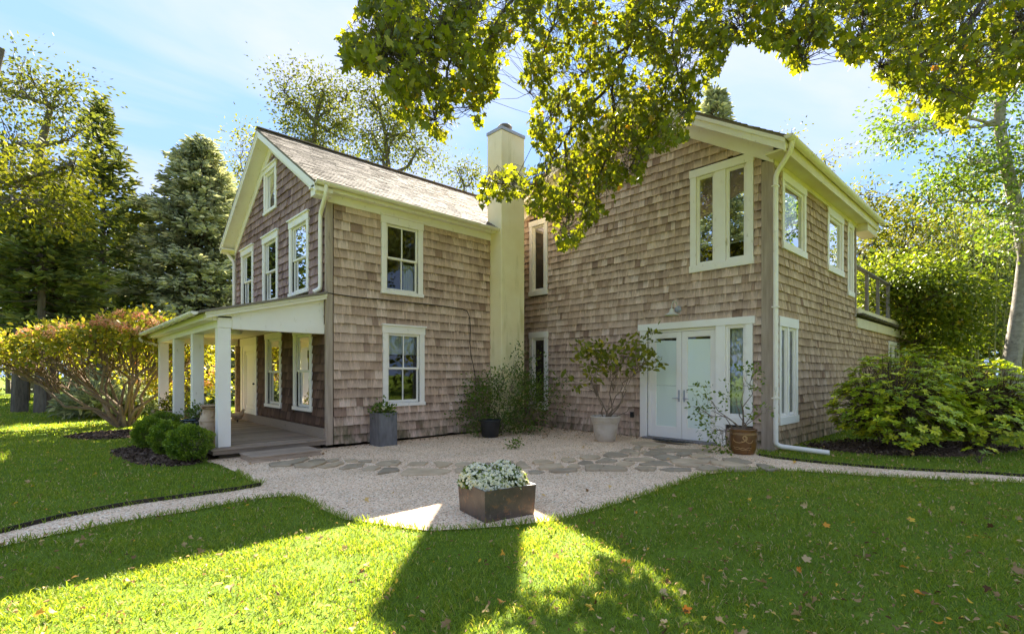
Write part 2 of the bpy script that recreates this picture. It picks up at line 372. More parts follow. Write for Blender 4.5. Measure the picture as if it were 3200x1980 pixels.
class MB:
    def __init__(self): self.v = []; self.f = []; self.t = []
    def add(self, vs, fs, tn=None):
        k = len(self.v); self.v += [tuple(map(float, p)) for p in vs]; self.f += [tuple(i + k for i in f) for f in fs]
        self.t += list(tn) if tn is not None else [(0.5, 0.5, 0.5)] * len(vs)
        return self
    def hexa(self, p, tn=None):   # 8 corners: bottom ring 0-3, top ring 4-7
        return self.add(p, [(0, 3, 2, 1), (4, 5, 6, 7), (0, 1, 5, 4), (1, 2, 6, 5), (2, 3, 7, 6), (3, 0, 4, 7)], tn)
    def box(self, x0, x1, y0, y1, z0, z1):
        return self.hexa([(x0, y0, z0), (x1, y0, z0), (x1, y1, z0), (x0, y1, z0), (x0, y0, z1), (x1, y0, z1), (x1, y1, z1), (x0, y1, z1)])
    def bar(self, a, b, w, h, up=(0, 0, 1)):   # box along a-b, w across, h along up
        a, b, up = Vector(a), Vector(b), Vector(up)
        d = (b - a).normalized(); s = d.cross(up).normalized(); u = s.cross(d).normalized()
        s *= w / 2; u *= h / 2
        return self.hexa([a - s - u, a + s - u, b + s - u, b - s - u, a - s + u, a + s + u, b + s + u, b - s + u])
    def tube(self, pts, r, sides=8, cap=True):
        pts = [Vector(p) for p in pts]; n = len(pts)
        rs = r if isinstance(r, (list, tuple)) else [r] * n
        vs, fs = [], []
        ref = Vector((0.31, 0.17, 0.94)).normalized()
        for i, p in enumerate(pts):
            d = (pts[min(i + 1, n - 1)] - pts[max(i - 1, 0)])
            d = d.normalized() if d.length > 1e-9 else Vector((0, 0, 1))
            s = d.cross(ref)
            if s.length < 0.05: s = d.cross(Vector((1, 0, 0)))
            s.normalize(); u = s.cross(d)
            for k in range(sides):
                a = 2 * pi * k / sides
                vs.append(p + (s * cos(a) + u * sin(a)) * rs[i])
        for i in range(n - 1):
            for k in range(sides):
                k2 = (k + 1) % sides
                fs.append((i * sides + k, i * sides + k2, (i + 1) * sides + k2, (i + 1) * sides + k))
        if cap:
            fs.append(tuple(range(sides - 1, -1, -1))); fs.append(tuple((n - 1) * sides + k for k in range(sides)))
        return self.add(vs, fs)
    def lathe(self, c, prof, sides=28, cap_bottom=True):
        vs, fs = [], []
        for r, z in prof:
            for k in range(sides):
                a = 2 * pi * k / sides
                vs.append((c[0] + r * cos(a), c[1] + r * sin(a), c[2] + z))
        for i in range(len(prof) - 1):
            for k in range(sides):
                k2 = (k + 1) % sides
                fs.append((i * sides + k, i * sides + k2, (i + 1) * sides + k2, (i + 1) * sides + k))
        if cap_bottom: fs.append(tuple(range(sides - 1, -1, -1)))
        return self.add(vs, fs)
    def prism(self, poly, z0, z1):
        n = len(poly)
        vs = [(p[0], p[1], z0) for p in poly] + [(p[0], p[1], z1) for p in poly]
        fs = [tuple(range(n - 1, -1, -1)), tuple(range(n, 2 * n))] + [(i, (i + 1) % n, n + (i + 1) % n, n + i) for i in range(n)]
        return self.add(vs, fs)
    def build(self, name, mat, parent=None, smooth=False, use_tint=False, bevel=0.0):
        me = bpy.data.meshes.new(name); me.from_pydata(self.v, [], self.f)
        if use_tint:
            at = me.color_attributes.new('tint', 'FLOAT_COLOR', 'POINT')
            at.data.foreach_set('color', np.hstack([np.array(self.t, dtype=np.float32), np.ones((len(self.t), 1), dtype=np.float32)]).ravel())
        me.materials.append(MAT[mat])
        o = bpy.data.objects.new(name, me); C.objects.link(o)
        if smooth:
            me.polygons.foreach_set('use_smooth', np.ones(len(me.polygons), dtype=bool))
            try: me.set_sharp_from_angle(angle=radians(40))
            except Exception: pass
        if bevel > 0:
            md = o.modifiers.new('bevel', 'BEVEL'); md.width = bevel; md.segments = 2; md.limit_method = 'ANGLE'
        parent_to(o, parent)
        return o
# a wall plane: point(along, out, z)
PL = {'A': lambda a, o, z: (a, vA - o, z), 'C': lambda a, o, z: (a, vC - o, z),
      'D': lambda a, o, z: (uD - o, a, z), 'B': lambda a, o, z: (uB - o, a, z)}
def pbox(mb, pl, a0, a1, z0, z1, o0, o1):
    P = PL[pl]
    return mb.hexa([P(a0, o0, z0), P(a1, o0, z0), P(a1, o1, z0), P(a0, o1, z0), P(a0, o0, z1), P(a1, o0, z1), P(a1, o1, z1), P(a0, o1, z1)])

# leaf shapes: unit length along y, folded a little
T_DIA = (np.array([(0, 0, 0), (0.30, 0.45, 0.07), (0, 1, 0), (-0.30, 0.45, 0.07)]), np.array([(0, 1, 2), (0, 2, 3)]))
T_OVAL = (np.array([(0, 0, 0), (0.24, 0.28, 0.06), (0.27, 0.62, 0.05), (0, 1, -0.05), (-0.27, 0.62, 0.05), (-0.24, 0.28, 0.06), (0, 0.5, -0.01)]),
          np.array([(0, 1, 6), (1, 2, 6), (2, 3, 6), (3, 4, 6), (4, 5, 6), (5, 0, 6)]))
_mo = [(0, 0), (0.16, -0.04), (0.42, 0.02), (0.30, 0.20), (0.58, 0.42), (0.48, 0.50), (0.54, 0.66), (0.26, 0.58), (0.20, 0.66), (0.16, 0.86), (0, 1.05)]
_mo = _mo + [(-x, y) for x, y in _mo[-2:0:-1]]
T_MAPLE = (np.array([(x, y, 0.14 * abs(x) - 0.10 * y * y) for x, y in _mo] + [(0, 0.38, -0.03)]), np.array([(i, (i + 1) % len(_mo), len(_mo)) for i in range(len(_mo))]))
T_SPRAY = (np.array([(0, 0, 0), (0.16, 0.35, 0.03), (0.10, 0.8, 0), (0, 1, -0.05), (-0.10, 0.8, 0), (-0.16, 0.35, 0.03), (0, 0.4, 0.14), (0, 0.45, -0.12)]),
           np.array([(0, 1, 2), (0, 2, 3), (0, 3, 4), (0, 4, 5), (0, 6, 3), (0, 7, 3)]))
T_DISC = (np.array([(0.5 * cos(2 * pi * k / 9) * (1 if k % 2 else 0.86), 0.5 * sin(2 * pi * k / 9) * (1 if k % 2 else 0.86), 0.06) for k in range(9)] + [(0, 0, 0.10)]), np.array([(k, (k + 1) % 9, 9) for k in range(9)]))
def norm(a): return a / np.maximum(np.linalg.norm(a, axis=-1, keepdims=True), 1e-9)
def rdir(n, zb=0.0):
    d = rng.normal(size=(n, 3)); d[:, 2] += zb; return norm(d)
def leaves(name, P, axis, nrm, size, tmpl, mat, parent=None, tv=None, smooth=False):
    P = np.asarray(P, float); n = len(P)
    T, F = tmpl
    a = norm(np.asarray(axis, float)); s = norm(np.cross(a, nrm)); nn = np.cross(s, a)
    sz = np.asarray(size, float).reshape(n, 1, 1) if np.ndim(size) else np.full((n, 1, 1), size)
    V = P[:, None, :] + sz * (T[None, :, 0:1] * s[:, None, :] + T[None, :, 1:2] * a[:, None, :] + T[None, :, 2:3] * nn[:, None, :])
    FF = (np.arange(n)[:, None, None] * len(T) + F[None]).reshape(-1, F.shape[1])
    if tv is None: tv = rng.random(n)
    tn = np.repeat(np.stack([tv, rng.random(n), rng.random(n)], 1), len(T), axis=0)
    return np_mesh(name, V.reshape(-1, 3), FF, mat, parent, tn, smooth)
def crooked(a, b, n=6, wob=0.08, sag=0.0):
    a, b = np.array(a, float), np.array(b, float); L = np.linalg.norm(b - a)
    t = np.linspace(0, 1, n)[:, None]
    p = a + (b - a) * t + rng.normal(size=(n, 3)) * wob * L * np.sin(pi * t)
    p[:, 2] += sag * L * np.sin(pi * t[:, 0])
    return p
def broadleaf(name, label, base, trunk, blobs, mat, bark, cat='tree', group=None, leaf=0.13, r0=0.2, tmpl=T_DIA, spread=0.35, limb_r=0.04, parts=('trunk', 'crown'), droop=0.3, tbias=0.0):
    """trunk: list of points; blobs: (centre, radii, clumps, leaves per clump)"""
    th = thing(name, base, label, cat, group)
    mb = MB(); tp = np.array(trunk, float)
    mb.tube(tp, list(np.linspace(r0, r0 * 0.35, len(tp))), 9)
    P, A, TV = [], [], []
    for (c, rad, nc, nl) in blobs:
        c = np.array(c, float); rad = np.array(rad, float)
        d = rdir(nc) * (rng.random((nc, 1)) ** 0.42)
        cs = c + d * rad
        start = tp[np.argmin(np.linalg.norm(tp - (c - [0, 0, rad[2] * 0.5]), axis=1))]
        hub = c * 0.55 + start * 0.45 - np.array([0, 0, rad[2] * 0.15])
        mb.tube(crooked(start, hub, 5, 0.05), list(np.linspace(limb_r * 1.8, limb_r, 5)), 6, False)
        hubs = [hub] + [c + rdir(1)[0] * rad * 0.45 for _ in range(max(2, nc // 12))]
        for h in hubs[1:]: mb.tube(crooked(hub, h, 5, 0.08), list(np.linspace(limb_r, limb_r * 0.5, 5)), 5, False)
        for q in cs:
            h = hubs[int(np.argmin([np.linalg.norm(q - hh) for hh in hubs]))]
            mb.tube(crooked(h, q, 4, 0.10), list(np.linspace(limb_r * 0.4, 0.006, 4)), 4, False)
            m_ = max(3, int(nl * rng.uniform(0.5, 1.4)))
            off = rng.normal(size=(m_, 3)) * spread * np.array([1, 1, 0.62]) * rng.uniform(0.6, 1.3)
            P.append(q + off); A.append(norm(off + (q - c) * 0.15 + rng.normal(size=(m_, 3)) * 0.25) - [0, 0, droop])
            TV.append(np.clip(rng.normal(rng.uniform(0.3, 0.65) + tbias, 0.17, m_), 0, 1))
    P, A, TV = np.concatenate(P), np.concatenate(A), np.concatenate(TV)
    mb.build(parts[0], bark, th, smooth=True)
    leaves(parts[1], P, A, rdir(len(P), 0.9), leaf * rng.uniform(0.65, 1.3, len(P)), tmpl, mat, th, TV)
    return th
def conifer(name, label, base, height, rbase, z0, mat, bark, step=0.32, per=7, spray=0.34, droop=0.25, ragged=0.2, power=0.85, dens=9, r0=0.2, group=None, lift=0.0):
    th = thing(name, base, label, 'tree', group)
    b = np.array(base, float); mb = MB()
    mb.tube([b, b + [0.05, 0, height * 0.5], b + [0, 0.03, height]], [r0, r0 * 0.6, 0.02], 8)
    P, A, TV = [], [], []
    z = z0
    while z < height - 0.15:
        f = (height - z) / (height - z0)
        R = rbase * f ** power
        for k in range(per):
            ang = rng.uniform(0, 2 * pi); L = R * rng.uniform(1 - ragged * 1.6, 1 + ragged)
            if L < 0.15: L = 0.15
            d = np.array([cos(ang), sin(ang), 0]); s = np.array([-sin(ang), cos(ang), 0])
            q0 = b + [0, 0, z + rng.uniform(-step, step) * 0.6]
            tip = q0 + d * L + [0, 0, L * (lift - droop * rng.uniform(0.6, 1.3) + 0.35 * (1 - f))]
            mid = (q0 + tip) / 2 + [0, 0, -0.05 * L]
            mb.tube([q0, mid, tip], [0.035 * min(1, L / 2) + 0.01, 0.02, 0.006], 4, False)
            ns = int(dens * L / 0.5) + 4
            t = rng.random(ns) ** 0.7
            w_ = (rng.random(ns) - 0.5) * 0.55 * L * (1.15 - t) * 1.2
            pp = q0 + (tip - q0) * t[:, None] + s * w_[:, None] + rng.normal(size=(ns, 3)) * [0.05, 0.05, 0.10]
            P.append(pp); A.append(norm(d + s * np.sign(w_)[:, None] * 0.8 + rng.normal(size=(ns, 3)) * 0.3 + [0, 0, 0.1 - droop * 0.5]))
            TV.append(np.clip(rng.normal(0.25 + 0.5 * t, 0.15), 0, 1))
        z += step * rng.uniform(0.75, 1.25) * (0.55 + 0.45 * f)
    P, A, TV = np.concatenate(P), np.concatenate(A), np.concatenate(TV)
    mb.build('trunk', bark, th, smooth=True)
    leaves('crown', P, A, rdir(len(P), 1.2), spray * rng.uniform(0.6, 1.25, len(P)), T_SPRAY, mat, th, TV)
    return th
def in_poly(px, py, poly):
    poly = np.asarray(poly); n = len(poly); c = np.zeros(len(px), bool); j = n - 1
    for i in range(n):
        xi, yi = poly[i]; xj, yj = poly[j]
        k = ((yi > py) != (yj > py)) & (px < (xj - xi) * (py - yi) / (yj - yi + 1e-12) + xi)
        c ^= k; j = i
    return c

# ------------------------------------------------------------------ ground, gravel, beds
d2n = 3200 / 2444.0
def gl_(pts, z=0.0): return [tuple(G(x * d2n, y * d2n)[:2]) for x, y in pts]
mbg = MB()
S_ = 260
mbg.add([(-S_, -S_, 0), (S_, -S_, 0), (S_, S_, 0), (-S_, S_, 0)], [(0, 1, 2, 3)])
tag(mbg.build('ground', 'lawn_soil'), kind='structure')
upper_left = gl_([(0, 1275), (150, 1237), (300, 1208), (450, 1187), (560, 1172), (622, 1161)])
far_left = CP(-900, 4.2)[:2]; far_left2 = CP(-900, 3.95)[:2]
lower = gl_([(2444, 1153), (2300, 1148), (2100, 1138), (1950, 1128), (1850, 1122), (1750, 1125), (1680, 1133), (1640, 1148), (1580, 1168), (1500, 1195), (1400, 1225), (1330, 1243), (1270, 1250), (1200, 1258), (1100, 1265), (1020, 1268), (940, 1258), (880, 1248), (820, 1240), (780, 1222), (740, 1200), (715, 1188), (690, 1185), (640, 1188), (560, 1200), (450, 1222), (330, 1240), (200, 1264), (100, 1284), (0, 1307)])
right_up = gl_([(1812, 1088), (1850, 1095), (1950, 1106), (2100, 1119), (2200, 1125), (2350, 1132), (2444, 1139)])
pA = np.array(upper_left[0]); dA = pA - np.array(upper_left[2]); pB = np.array(lower[-1]); 
ext_l = [tuple(pA + dA * 1.6)]; ext_l2 = [tuple(pB + dA * 1.6)]
q1 = np.array(right_up[-1]); dq = q1 - np.array(right_up[-3]); q2 = np.array(lower[0])
GRAVEL = ext_l + upper_left + gl_([(560, 1126), (520, 1108), (480, 1100)]) + [(2.3, 9.75), (8.6, 9.75), (9.3, 10.2), (10.1, 10.2), (10.1, 3.7)] + right_up + [tuple(q1 + dq * 3)] + [tuple(q2 + dq * 3)] + lower + ext_l2
mb = MB(); n = len(GRAVEL)
mb.add([(x, y, 0.012) for x, y in GRAVEL], [tuple(range(n))])
gravel = tag(mb.build('gravel_courtyard', 'gravel'), kind='structure')
GP = np.array(GRAVEL)
# pebbles lying on the gravel
def pebbles():
    N_ = 60000
    d = 3.6 + (10.5 - 3.6) * rng.random(N_) ** 1.35
    lat = (rng.random(N_) * 2.6 - 1.3) * d
    x = CU * d + SU * lat; y = SU * d - CU * lat
    k = in_poly(x, y, GP) & ~((x > uD - 0.1) & (y > vA - 0.05))
    x, y, d = x[k], y[k], d[k]; n = len(x)
    P = np.stack([x, y, np.full(n, 0.010)], 1)
    T = np.array([(1, 0, 0.1), (0.3, 0.85, 0), (-0.8, 0.55, 0.1), (-0.8, -0.6, 0), (0.35, -0.9, 0.1), (0.05, 0, 0.75)])
    F = np.array([(0, 1, 5), (1, 2, 5), (2, 3, 5), (3, 4, 5), (4, 0, 5)])
    a = rng.random(n) * 2 * pi
    ax = np.stack([np.cos(a), np.sin(a), rng.normal(size=n) * 0.25], 1)
    return leaves('pebbles', P, ax, np.tile([0.01, 0.01, 1.0], (n, 1)) + rng.normal(size=(n, 3)) * 0.3, rng.uniform(0.006, 0.0125, n) * (0.8 + d * 0.045), (T, F), 'pebble')
tag(pebbles(), 'pale tan pea gravel pebbles loose on the courtyard', None, None, 'stuff')

# flagstones set in the gravel
FS_A = [[(515, 185), (680, 165), (845, 128), (862, 140), (775, 175), (700, 200), (530, 207)], [(728, 195), (870, 172), (1010, 165), (965, 190), (880, 215), (735, 212)], [(850, 160), (920, 143), (985, 143), (995, 155), (900, 166)], [(1000, 155), (1065, 140), (1110, 138), (1112, 152), (1060, 165), (1010, 165)], [(935, 208), (1050, 180), (1130, 165), (1155, 178), (1080, 205), (990, 218)], [(1155, 152), (1240, 146), (1272, 155), (1250, 165), (1180, 166)], [(1110, 222), (1180, 190), (1330, 178), (1315, 205), (1230, 215), (1150, 230)], [(1275, 165), (1340, 155), (1390, 156), (1380, 168), (1310, 173)], [(1298, 228), (1360, 205), (1440, 200), (1470, 212), (1415, 238), (1320, 238)], [(1420, 185), (1470, 165), (1620, 155), (1643, 170), (1600, 195), (1470, 198)], [(1440, 262), (1500, 220), (1610, 220), (1625, 240), (1530, 255), (1445, 270)], [(1690, 192), (1725, 170), (1870, 168), (1840, 195), (1715, 196)], [(1635, 262), (1690, 225), (1900, 222), (2068, 235), (2000, 268), (1780, 278), (1640, 278)], [(1915, 170), (1960, 165), (2075, 175), (2030, 205), (1960, 212)], [(2095, 188), (2150, 170), (2270, 180), (2280, 200), (2180, 208), (2110, 200)], [(2320, 185), (2380, 178), (2420, 190), (2390, 200), (2330, 196)], [(2095, 235), (2150, 220), (2210, 235), (2160, 262), (2110, 255)]]
FS_B = [[(200, 228), (255, 225), (250, 240), (215, 240)], [(275, 240), (310, 220), (345, 235), (390, 262), (340, 272), (290, 258)], [(400, 225), (420, 213), (520, 213), (568, 228), (500, 243), (420, 243)], [(440, 268), (490, 248), (620, 240), (640, 262), (560, 275), (460, 283)], [(370, 295), (420, 288), (490, 300), (450, 312), (380, 308)], [(525, 292), (590, 278), (740, 278), (745, 292), (640, 303), (560, 303)], [(615, 205), (640, 193), (720, 195), (735, 212), (700, 225), (650, 225)], [(668, 258), (700, 242), (745, 245), (770, 262), (740, 275), (690, 275)], [(745, 235), (790, 215), (850, 222), (868, 240), (820, 245)], [(760, 190), (800, 177), (900, 180), (920, 190), (880, 203), (790, 202)], [(800, 250), (850, 245), (1060, 262), (1128, 280), (1110, 292), (960, 290), (810, 288)], [(880, 225), (960, 197), (1050, 215), (1030, 225), (930, 227)], [(940, 175), (975, 155), (1060, 155), (1135, 175), (1090, 183), (980, 185)], [(1060, 148), (1100, 126), (1150, 128), (1190, 138), (1160, 152)], [(1170, 125), (1185, 107), (1245, 107), (1225, 132)], [(1040, 235), (1080, 225), (1185, 230), (1140, 255), (1060, 262)], [(1095, 205), (1120, 195), (1290, 188), (1340, 203), (1270, 217), (1120, 215)], [(1140, 160), (1180, 152), (1222, 162), (1210, 177), (1150, 175)], [(1215, 150), (1260, 135), (1285, 148), (1250, 160)], [(1250, 170), (1300, 142), (1350, 145), (1425, 160), (1330, 178)], [(1180, 272), (1250, 262), (1350, 272), (1330, 290), (1230, 290)], [(1215, 240), (1300, 218), (1380, 215), (1480, 250), (1350, 248), (1240, 248)], [(1285, 125), (1400, 128), (1530, 145), (1480, 152), (1390, 145)], [(1320, 182), (1420, 168), (1535, 188), (1480, 205), (1400, 208)], [(1370, 280), (1460, 270), (1610, 275), (1615, 290), (1450, 294)], [(1450, 215), (1560, 200), (1755, 215), (1740, 235), (1560, 240), (1470, 235)], [(1490, 250), (1600, 240), (1720, 248), (1680, 263), (1540, 258)], [(1510, 155), (1600, 148), (1620, 165), (1560, 180), (1500, 172)], [(1600, 175), (1680, 165), (1760, 180), (1700, 193), (1620, 190)], [(1645, 275), (1740, 252), (1870, 280), (1850, 290), (1700, 287)], [(1760, 220), (1900, 225), (2060, 255), (2000, 262), (1860, 255), (1770, 240)], [(1870, 262), (2000, 265), (2140, 272), (2100, 285), (1900, 287)], [(1850, 200), (1960, 195), (2080, 230), (2000, 240), (1880, 225)], [(2110, 240), (2180, 245), (2300, 280), (2200, 287), (2150, 275)], [(1660, 200), (1780, 195), (1820, 212), (1700, 212)], [(1140, 80), (1240, 70), (1420, 95), (1330, 110), (1230, 100)], [(1340, 112), (1560, 128), (1770, 128), (1760, 152), (1600, 150), (1440, 130)]]
for src, ox, oy, s in ((FS_A, 650, 1380, 2.7156), (FS_B, 1500, 1350, 2.444)):
    for poly in src:
        pts = [G(ox + x / s, oy + y / s, 0.03)[:2] for x, y in poly]
        fine = []
        for i, p in enumerate(pts):
            q = pts[(i + 1) % len(pts)]
            L = np.linalg.norm(q - p)
            fine.append(p); 
            for tt in (0.35, 0.7): fine.append(p + (q - p) * tt + rng.normal(size=2) * 0.018 * min(1, L * 2))
        c = np.mean(fine, 0); tl = rng.normal(size=2) * 0.006; zt = 0.032 + rng.uniform(0, 0.016)
        m_ = MB(); k = len(fine); lo = [c + (p - c) * 1.0 for p in fine]; up = [c + (p - c) * 0.965 for p in fine]
        hz = lambda p: zt + float((p - c) @ tl)
        m_.add([(p[0], p[1], 0.0) for p in lo] + [(p[0], p[1], hz(p) - 0.008) for p in lo] + [(p[0], p[1], hz(p) + rng.normal() * 0.0012) for p in up] + [(c[0], c[1], hz(c) + 0.001)],
               [(i, (i + 1) % k, k + (i + 1) % k, k + i) for i in range(k)] + [(k + i, k + (i + 1) % k, 2 * k + (i + 1) % k, 2 * k + i) for i in range(k)] + [(2 * k + i, 2 * k + (i + 1) % k, 3 * k) for i in range(k)])
        m_.build('flagstone', 'flagstone', gravel)

# dark metal edging along the paths
def strip(pts, h, th_=0.012, inset=0.0):
    m_ = MB()
    P = [np.array(p) for p in pts]
    for a, b in zip(P[:-1], P[1:]): m_.bar((a[0], a[1], h / 2 - 0.01), (b[0], b[1], h / 2 - 0.01), th_, h + 0.02)
    return m_
tag(strip(ext_l + upper_left, 0.055, 0.02).build('path_edging', 'edging'), 'dark soil edge of the lawn along the narrow gravel path at left', 'edging')
tag(strip(right_up + [tuple(q1 + dq * 3)], 0.05, 0.02).build('path_edging', 'edging'), 'dark curved edging strip between gravel path and rhododendron lawn', 'edging')

# mulch beds
def bed(name, outline, label):
    c = np.mean(outline, 0); k = len(outline); rings = []
    m_ = MB(); vs = []
    for f, z in ((1.0, 0.004), (0.85, 0.03), (0.5, 0.07)):
        vs += [(c[0] + (p[0] - c[0]) * f, c[1] + (p[1] - c[1]) * f, z) for p in outline]
    vs.append((c[0], c[1], 0.085))
    fs = [(r * k + i, r * k + (i + 1) % k, (r + 1) * k + (i + 1) % k, (r + 1) * k + i) for r in range(2) for i in range(k)] + [(2 * k + i, 2 * k + (i + 1) % k, 3 * k) for i in range(k)]
    m_.add(vs, fs); o = tag(m_.build(name, 'mulch'), label, None, None, 'structure')
    # bark chips and twigs
    pts = np.array(outline); lo, hi = pts.min(0), pts.max(0)
    q = lo + rng.random((9000, 2)) * (hi - lo); q = q[in_poly(q[:, 0], q[:, 1], pts)]
    q = q[:3500]; f = np.linalg.norm(q - c, axis=1) / np.linalg.norm(pts - c, axis=1).max()
    P = np.stack([q[:, 0], q[:, 1], 0.085 * (1 - f) + 0.012], 1); n = len(P)
    ch = leaves('mulch_chips', P, rdir(n) * [1, 1, 0.3], rdir(n, 1.5), rng.uniform(0.02, 0.075, n), T_DIA, 'mulch_chip', o)
    ch['kind'] = 'stuff'
    return pts
def blob_outline(c, rx, ry, ang, n=26):
    o = []
    for k in range(n):
        a = 2 * pi * k / n; r = 1 + 0.10 * sin(3 * a + 1) + rng.normal() * 0.03
        x, y = rx * r * cos(a), ry * r * sin(a)
        o.append((c[0] + x * cos(ang) - y * sin(ang), c[1] + x * sin(ang) + y * cos(ang)))
    return o
BEDS = [bed('mulch_bed', blob_outline(G(2900, 1405)[:2] + [0.1, 0.2], 2.1, 0.95, radians(-40)), 'dark mulch bed under the rhododendrons'),
        bed('mulch_bed', blob_outline(G(500, 1425)[:2] + [0.25, 0.3], 0.9, 1.55, radians(2)), 'grey mulch bed under the round boxwood shrubs'),
        bed('mulch_bed', blob_outline(G(370, 1358)[:2], 1.0, 0.9, 0), 'dark mulch ring under the hydrangea stems')]

# ------------------------------------------------------------------ the two houses
farm = thing('shingled_farmhouse', (uD + 2.5, vA + 3, 0), 'grey shingled gabled farmhouse with white columned porch and tall stucco chimney', 'house')
wing = thing('shingled_house_wing', (uB + 3, vC + 3, 0), 'grey shingled gabled wing with white double glass doors beside the farmhouse', 'house')
OPEN = {'A': [], 'B': [], 'C': [], 'D': []}     # (casing rectangle, opening rectangle)
def curtain_sheet(pl, a0, a1, z0, z1, o=-0.14, folds=9, amp=0.02):
    P = PL[pl]; m_ = MB(); n = folds * 4
    vs, fs = [], []
    for i in range(n + 1):
        a = a0 + (a1 - a0) * i / n; d = amp * sin(i / 4 * 2 * pi)
        vs += [P(a, o + d, z0), P(a, o + d, z1)]
    fs = [(2 * i, 2 * i + 2, 2 * i + 3, 2 * i + 1) for i in range(n)]
    return m_.add(vs, fs)
def frame_ring(m_, pl, a0, a1, z0, z1, w, o0, o1, wb=None):
    wb = wb or w
    pbox(m_, pl, a0, a0 + w, z0, z1, o0, o1); pbox(m_, pl, a1 - w, a1, z0, z1, o0, o1)
    pbox(m_, pl, a0 + w, a1 - w, z0, z0 + wb, o0, o1 - 0.001); pbox(m_, pl, a0 + w, a1 - w, z1 - w, z1, o0, o1 - 0.001)
def pane_(parent, pl, a0, a1, z0, z1, o, mat):
    m_ = MB(); P = PL[pl]
    m_.add([P(a0, o, z0), P(a1, o, z0), P(a1, o, z1), P(a0, o, z1)], [(0, 1, 2, 3)])
    return m_.build('pane', mat, parent)
def window(house, pl, a0, a1, z0, z1, kind='hung', muntin=False, cas=0.115, head=0.19, sill=0.075, crown=True, mat='white_trim', curtain=None, gmat='glass', lights=None, name='window'):
    m_ = MB(); f = 0.05
    io0, io1, iz0, iz1 = a0 + cas, a1 - cas, z0 + sill, z1 - head
    OPEN[pl].append(((a0, a1, z0, z1), (io0, io1, iz0, iz1)))
    pbox(m_, pl, a0, io0, z0 + sill, z1 - head, -0.05, 0.042); pbox(m_, pl, io1, a1, z0 + sill, z1 - head, -0.05, 0.042)
    pbox(m_, pl, a0 - 0.015, a1 + 0.015, z1 - head, z1 - (0.035 if crown else 0), -0.05, 0.052)
    if crown: pbox(m_, pl, a0 - 0.035, a1 + 0.035, z1 - 0.035, z1, -0.05, 0.085)
    pbox(m_, pl, a0 - 0.015, a1 + 0.015, z0, z0 + sill, -0.05, 0.06)
    win = m_.build(name, mat, house, bevel=0.004)
    lights = lights or [(io0, io1)]
    for i, (l0, l1) in enumerate(lights):
        if i:   # mullion between two lights
            mm = MB(); pbox(mm, pl, lights[i - 1][1], l0, iz0, iz1, -0.05, 0.035); mm.build('mullion', mat, win, bevel=0.003)
        if kind == 'hung':
            mid = (iz0 + iz1) / 2
            for (s0, s1, o) in ((iz0, mid + 0.02, -0.03), (mid - 0.02, iz1, -0.005)):
                sm = MB(); frame_ring(sm, pl, l0 + 0.004, l1 - 0.004, s0, s1, f, o - 0.03, o, 0.06 if s0 == iz0 else 0.04)
                sa = sm.build('sash', mat, win, bevel=0.003)
                if muntin:
                    c = (l0 + l1) / 2
                    mu = MB(); pbox(mu, pl, c - 0.012, c + 0.012, s0 + 0.04, s1 - 0.04, o - 0.026, o - 0.003); mu.build('muntin', mat, win)
                    pane_(win, pl, l0 + f, c - 0.012, s0 + 0.03, s1 - 0.03, o - 0.016, gmat); pane_(win, pl, c + 0.012, l1 - f, s0 + 0.03, s1 - 0.03, o - 0.016, gmat)
                else:
                    pane_(win, pl, l0 + f * 0.5, l1 - f * 0.5, s0 + 0.02, s1 - 0.02, o - 0.016, gmat)
        else:
            sm = MB(); frame_ring(sm, pl, l0 + 0.004, l1 - 0.004, iz0 + 0.004, iz1 - 0.004, f * 0.9, -0.035, 0.008)
            frame_ring(sm, pl, l0 + 0.045, l1 - 0.045, iz0 + 0.045, iz1 - 0.045, 0.02, -0.03, -0.008)
            sm.build('sash', mat, win, bevel=0.003)
            pane_(win, pl, l0 + 0.055, l1 - 0.055, iz0 + 0.055, iz1 - 0.055, -0.022, gmat)
    if curtain:
        for (k0, k1, h0, h1, cm) in curtain:
            w_ = io1 - io0; hgt = iz1 - iz0
            curtain_sheet(pl, io0 + w_ * k0, io0 + w_ * k1, iz0 + hgt * h0, iz0 + hgt * h1, -0.13, max(3, int(14 * (k1 - k0))), 0.018 if cm == 'curtain' else 0.001).build('curtain' if cm == 'curtain' else 'blind', cm, win)
    return win
# farmhouse, long wall
window(farm, 'A', 5.231, 6.258, 3.17, 4.86, muntin=True, curtain=[(0.62, 1.0, 0.0, 0.45, 'curtain')])
window(farm, 'A', 5.265, 6.30, 0.762, 2.526, muntin=True, curtain=[(0.0, 1.0, 0.70, 1.0, 'shade_cloth')])
# farmhouse, gable wall
for a0, a1, cu in ((10.47, 11.58, [(0.0, 0.30, 0, 1, 'curtain'), (0.72, 1, 0, 1, 'curtain')]), (12.33, 13.43, [(0.0, 0.35, 0.4, 1, 'curtain'), (0.75, 1, 0.4, 1, 'curtain')]), (14.21, 15.27, [(0.0, 0.8, 0.35, 1, 'curtain')])):
    window(farm, 'D', a0, a1, 3.17, 4.87, curtain=cu, mat='white_paint', gmat='glass_coated')
window(farm, 'D', 12.42, 13.33, 5.38, 6.52, kind='case', mat='white_paint', head=0.14, gmat='glass_coated')
window(farm, 'D', 10.30, 11.33, 0.68, 2.49, curtain=[(0.0, 0.28, 0, 1, 'curtain'), (0.5, 1.0, 0, 0.9, 'curtain')], mat='white_paint', muntin=False)
window(farm, 'D', 12.10, 13.22, 0.66, 2.49, curtain=[(0.0, 0.22, 0, 1, 'curtain'), (0.5, 0.95, 0, 1, 'curtain')], mat='white_paint')
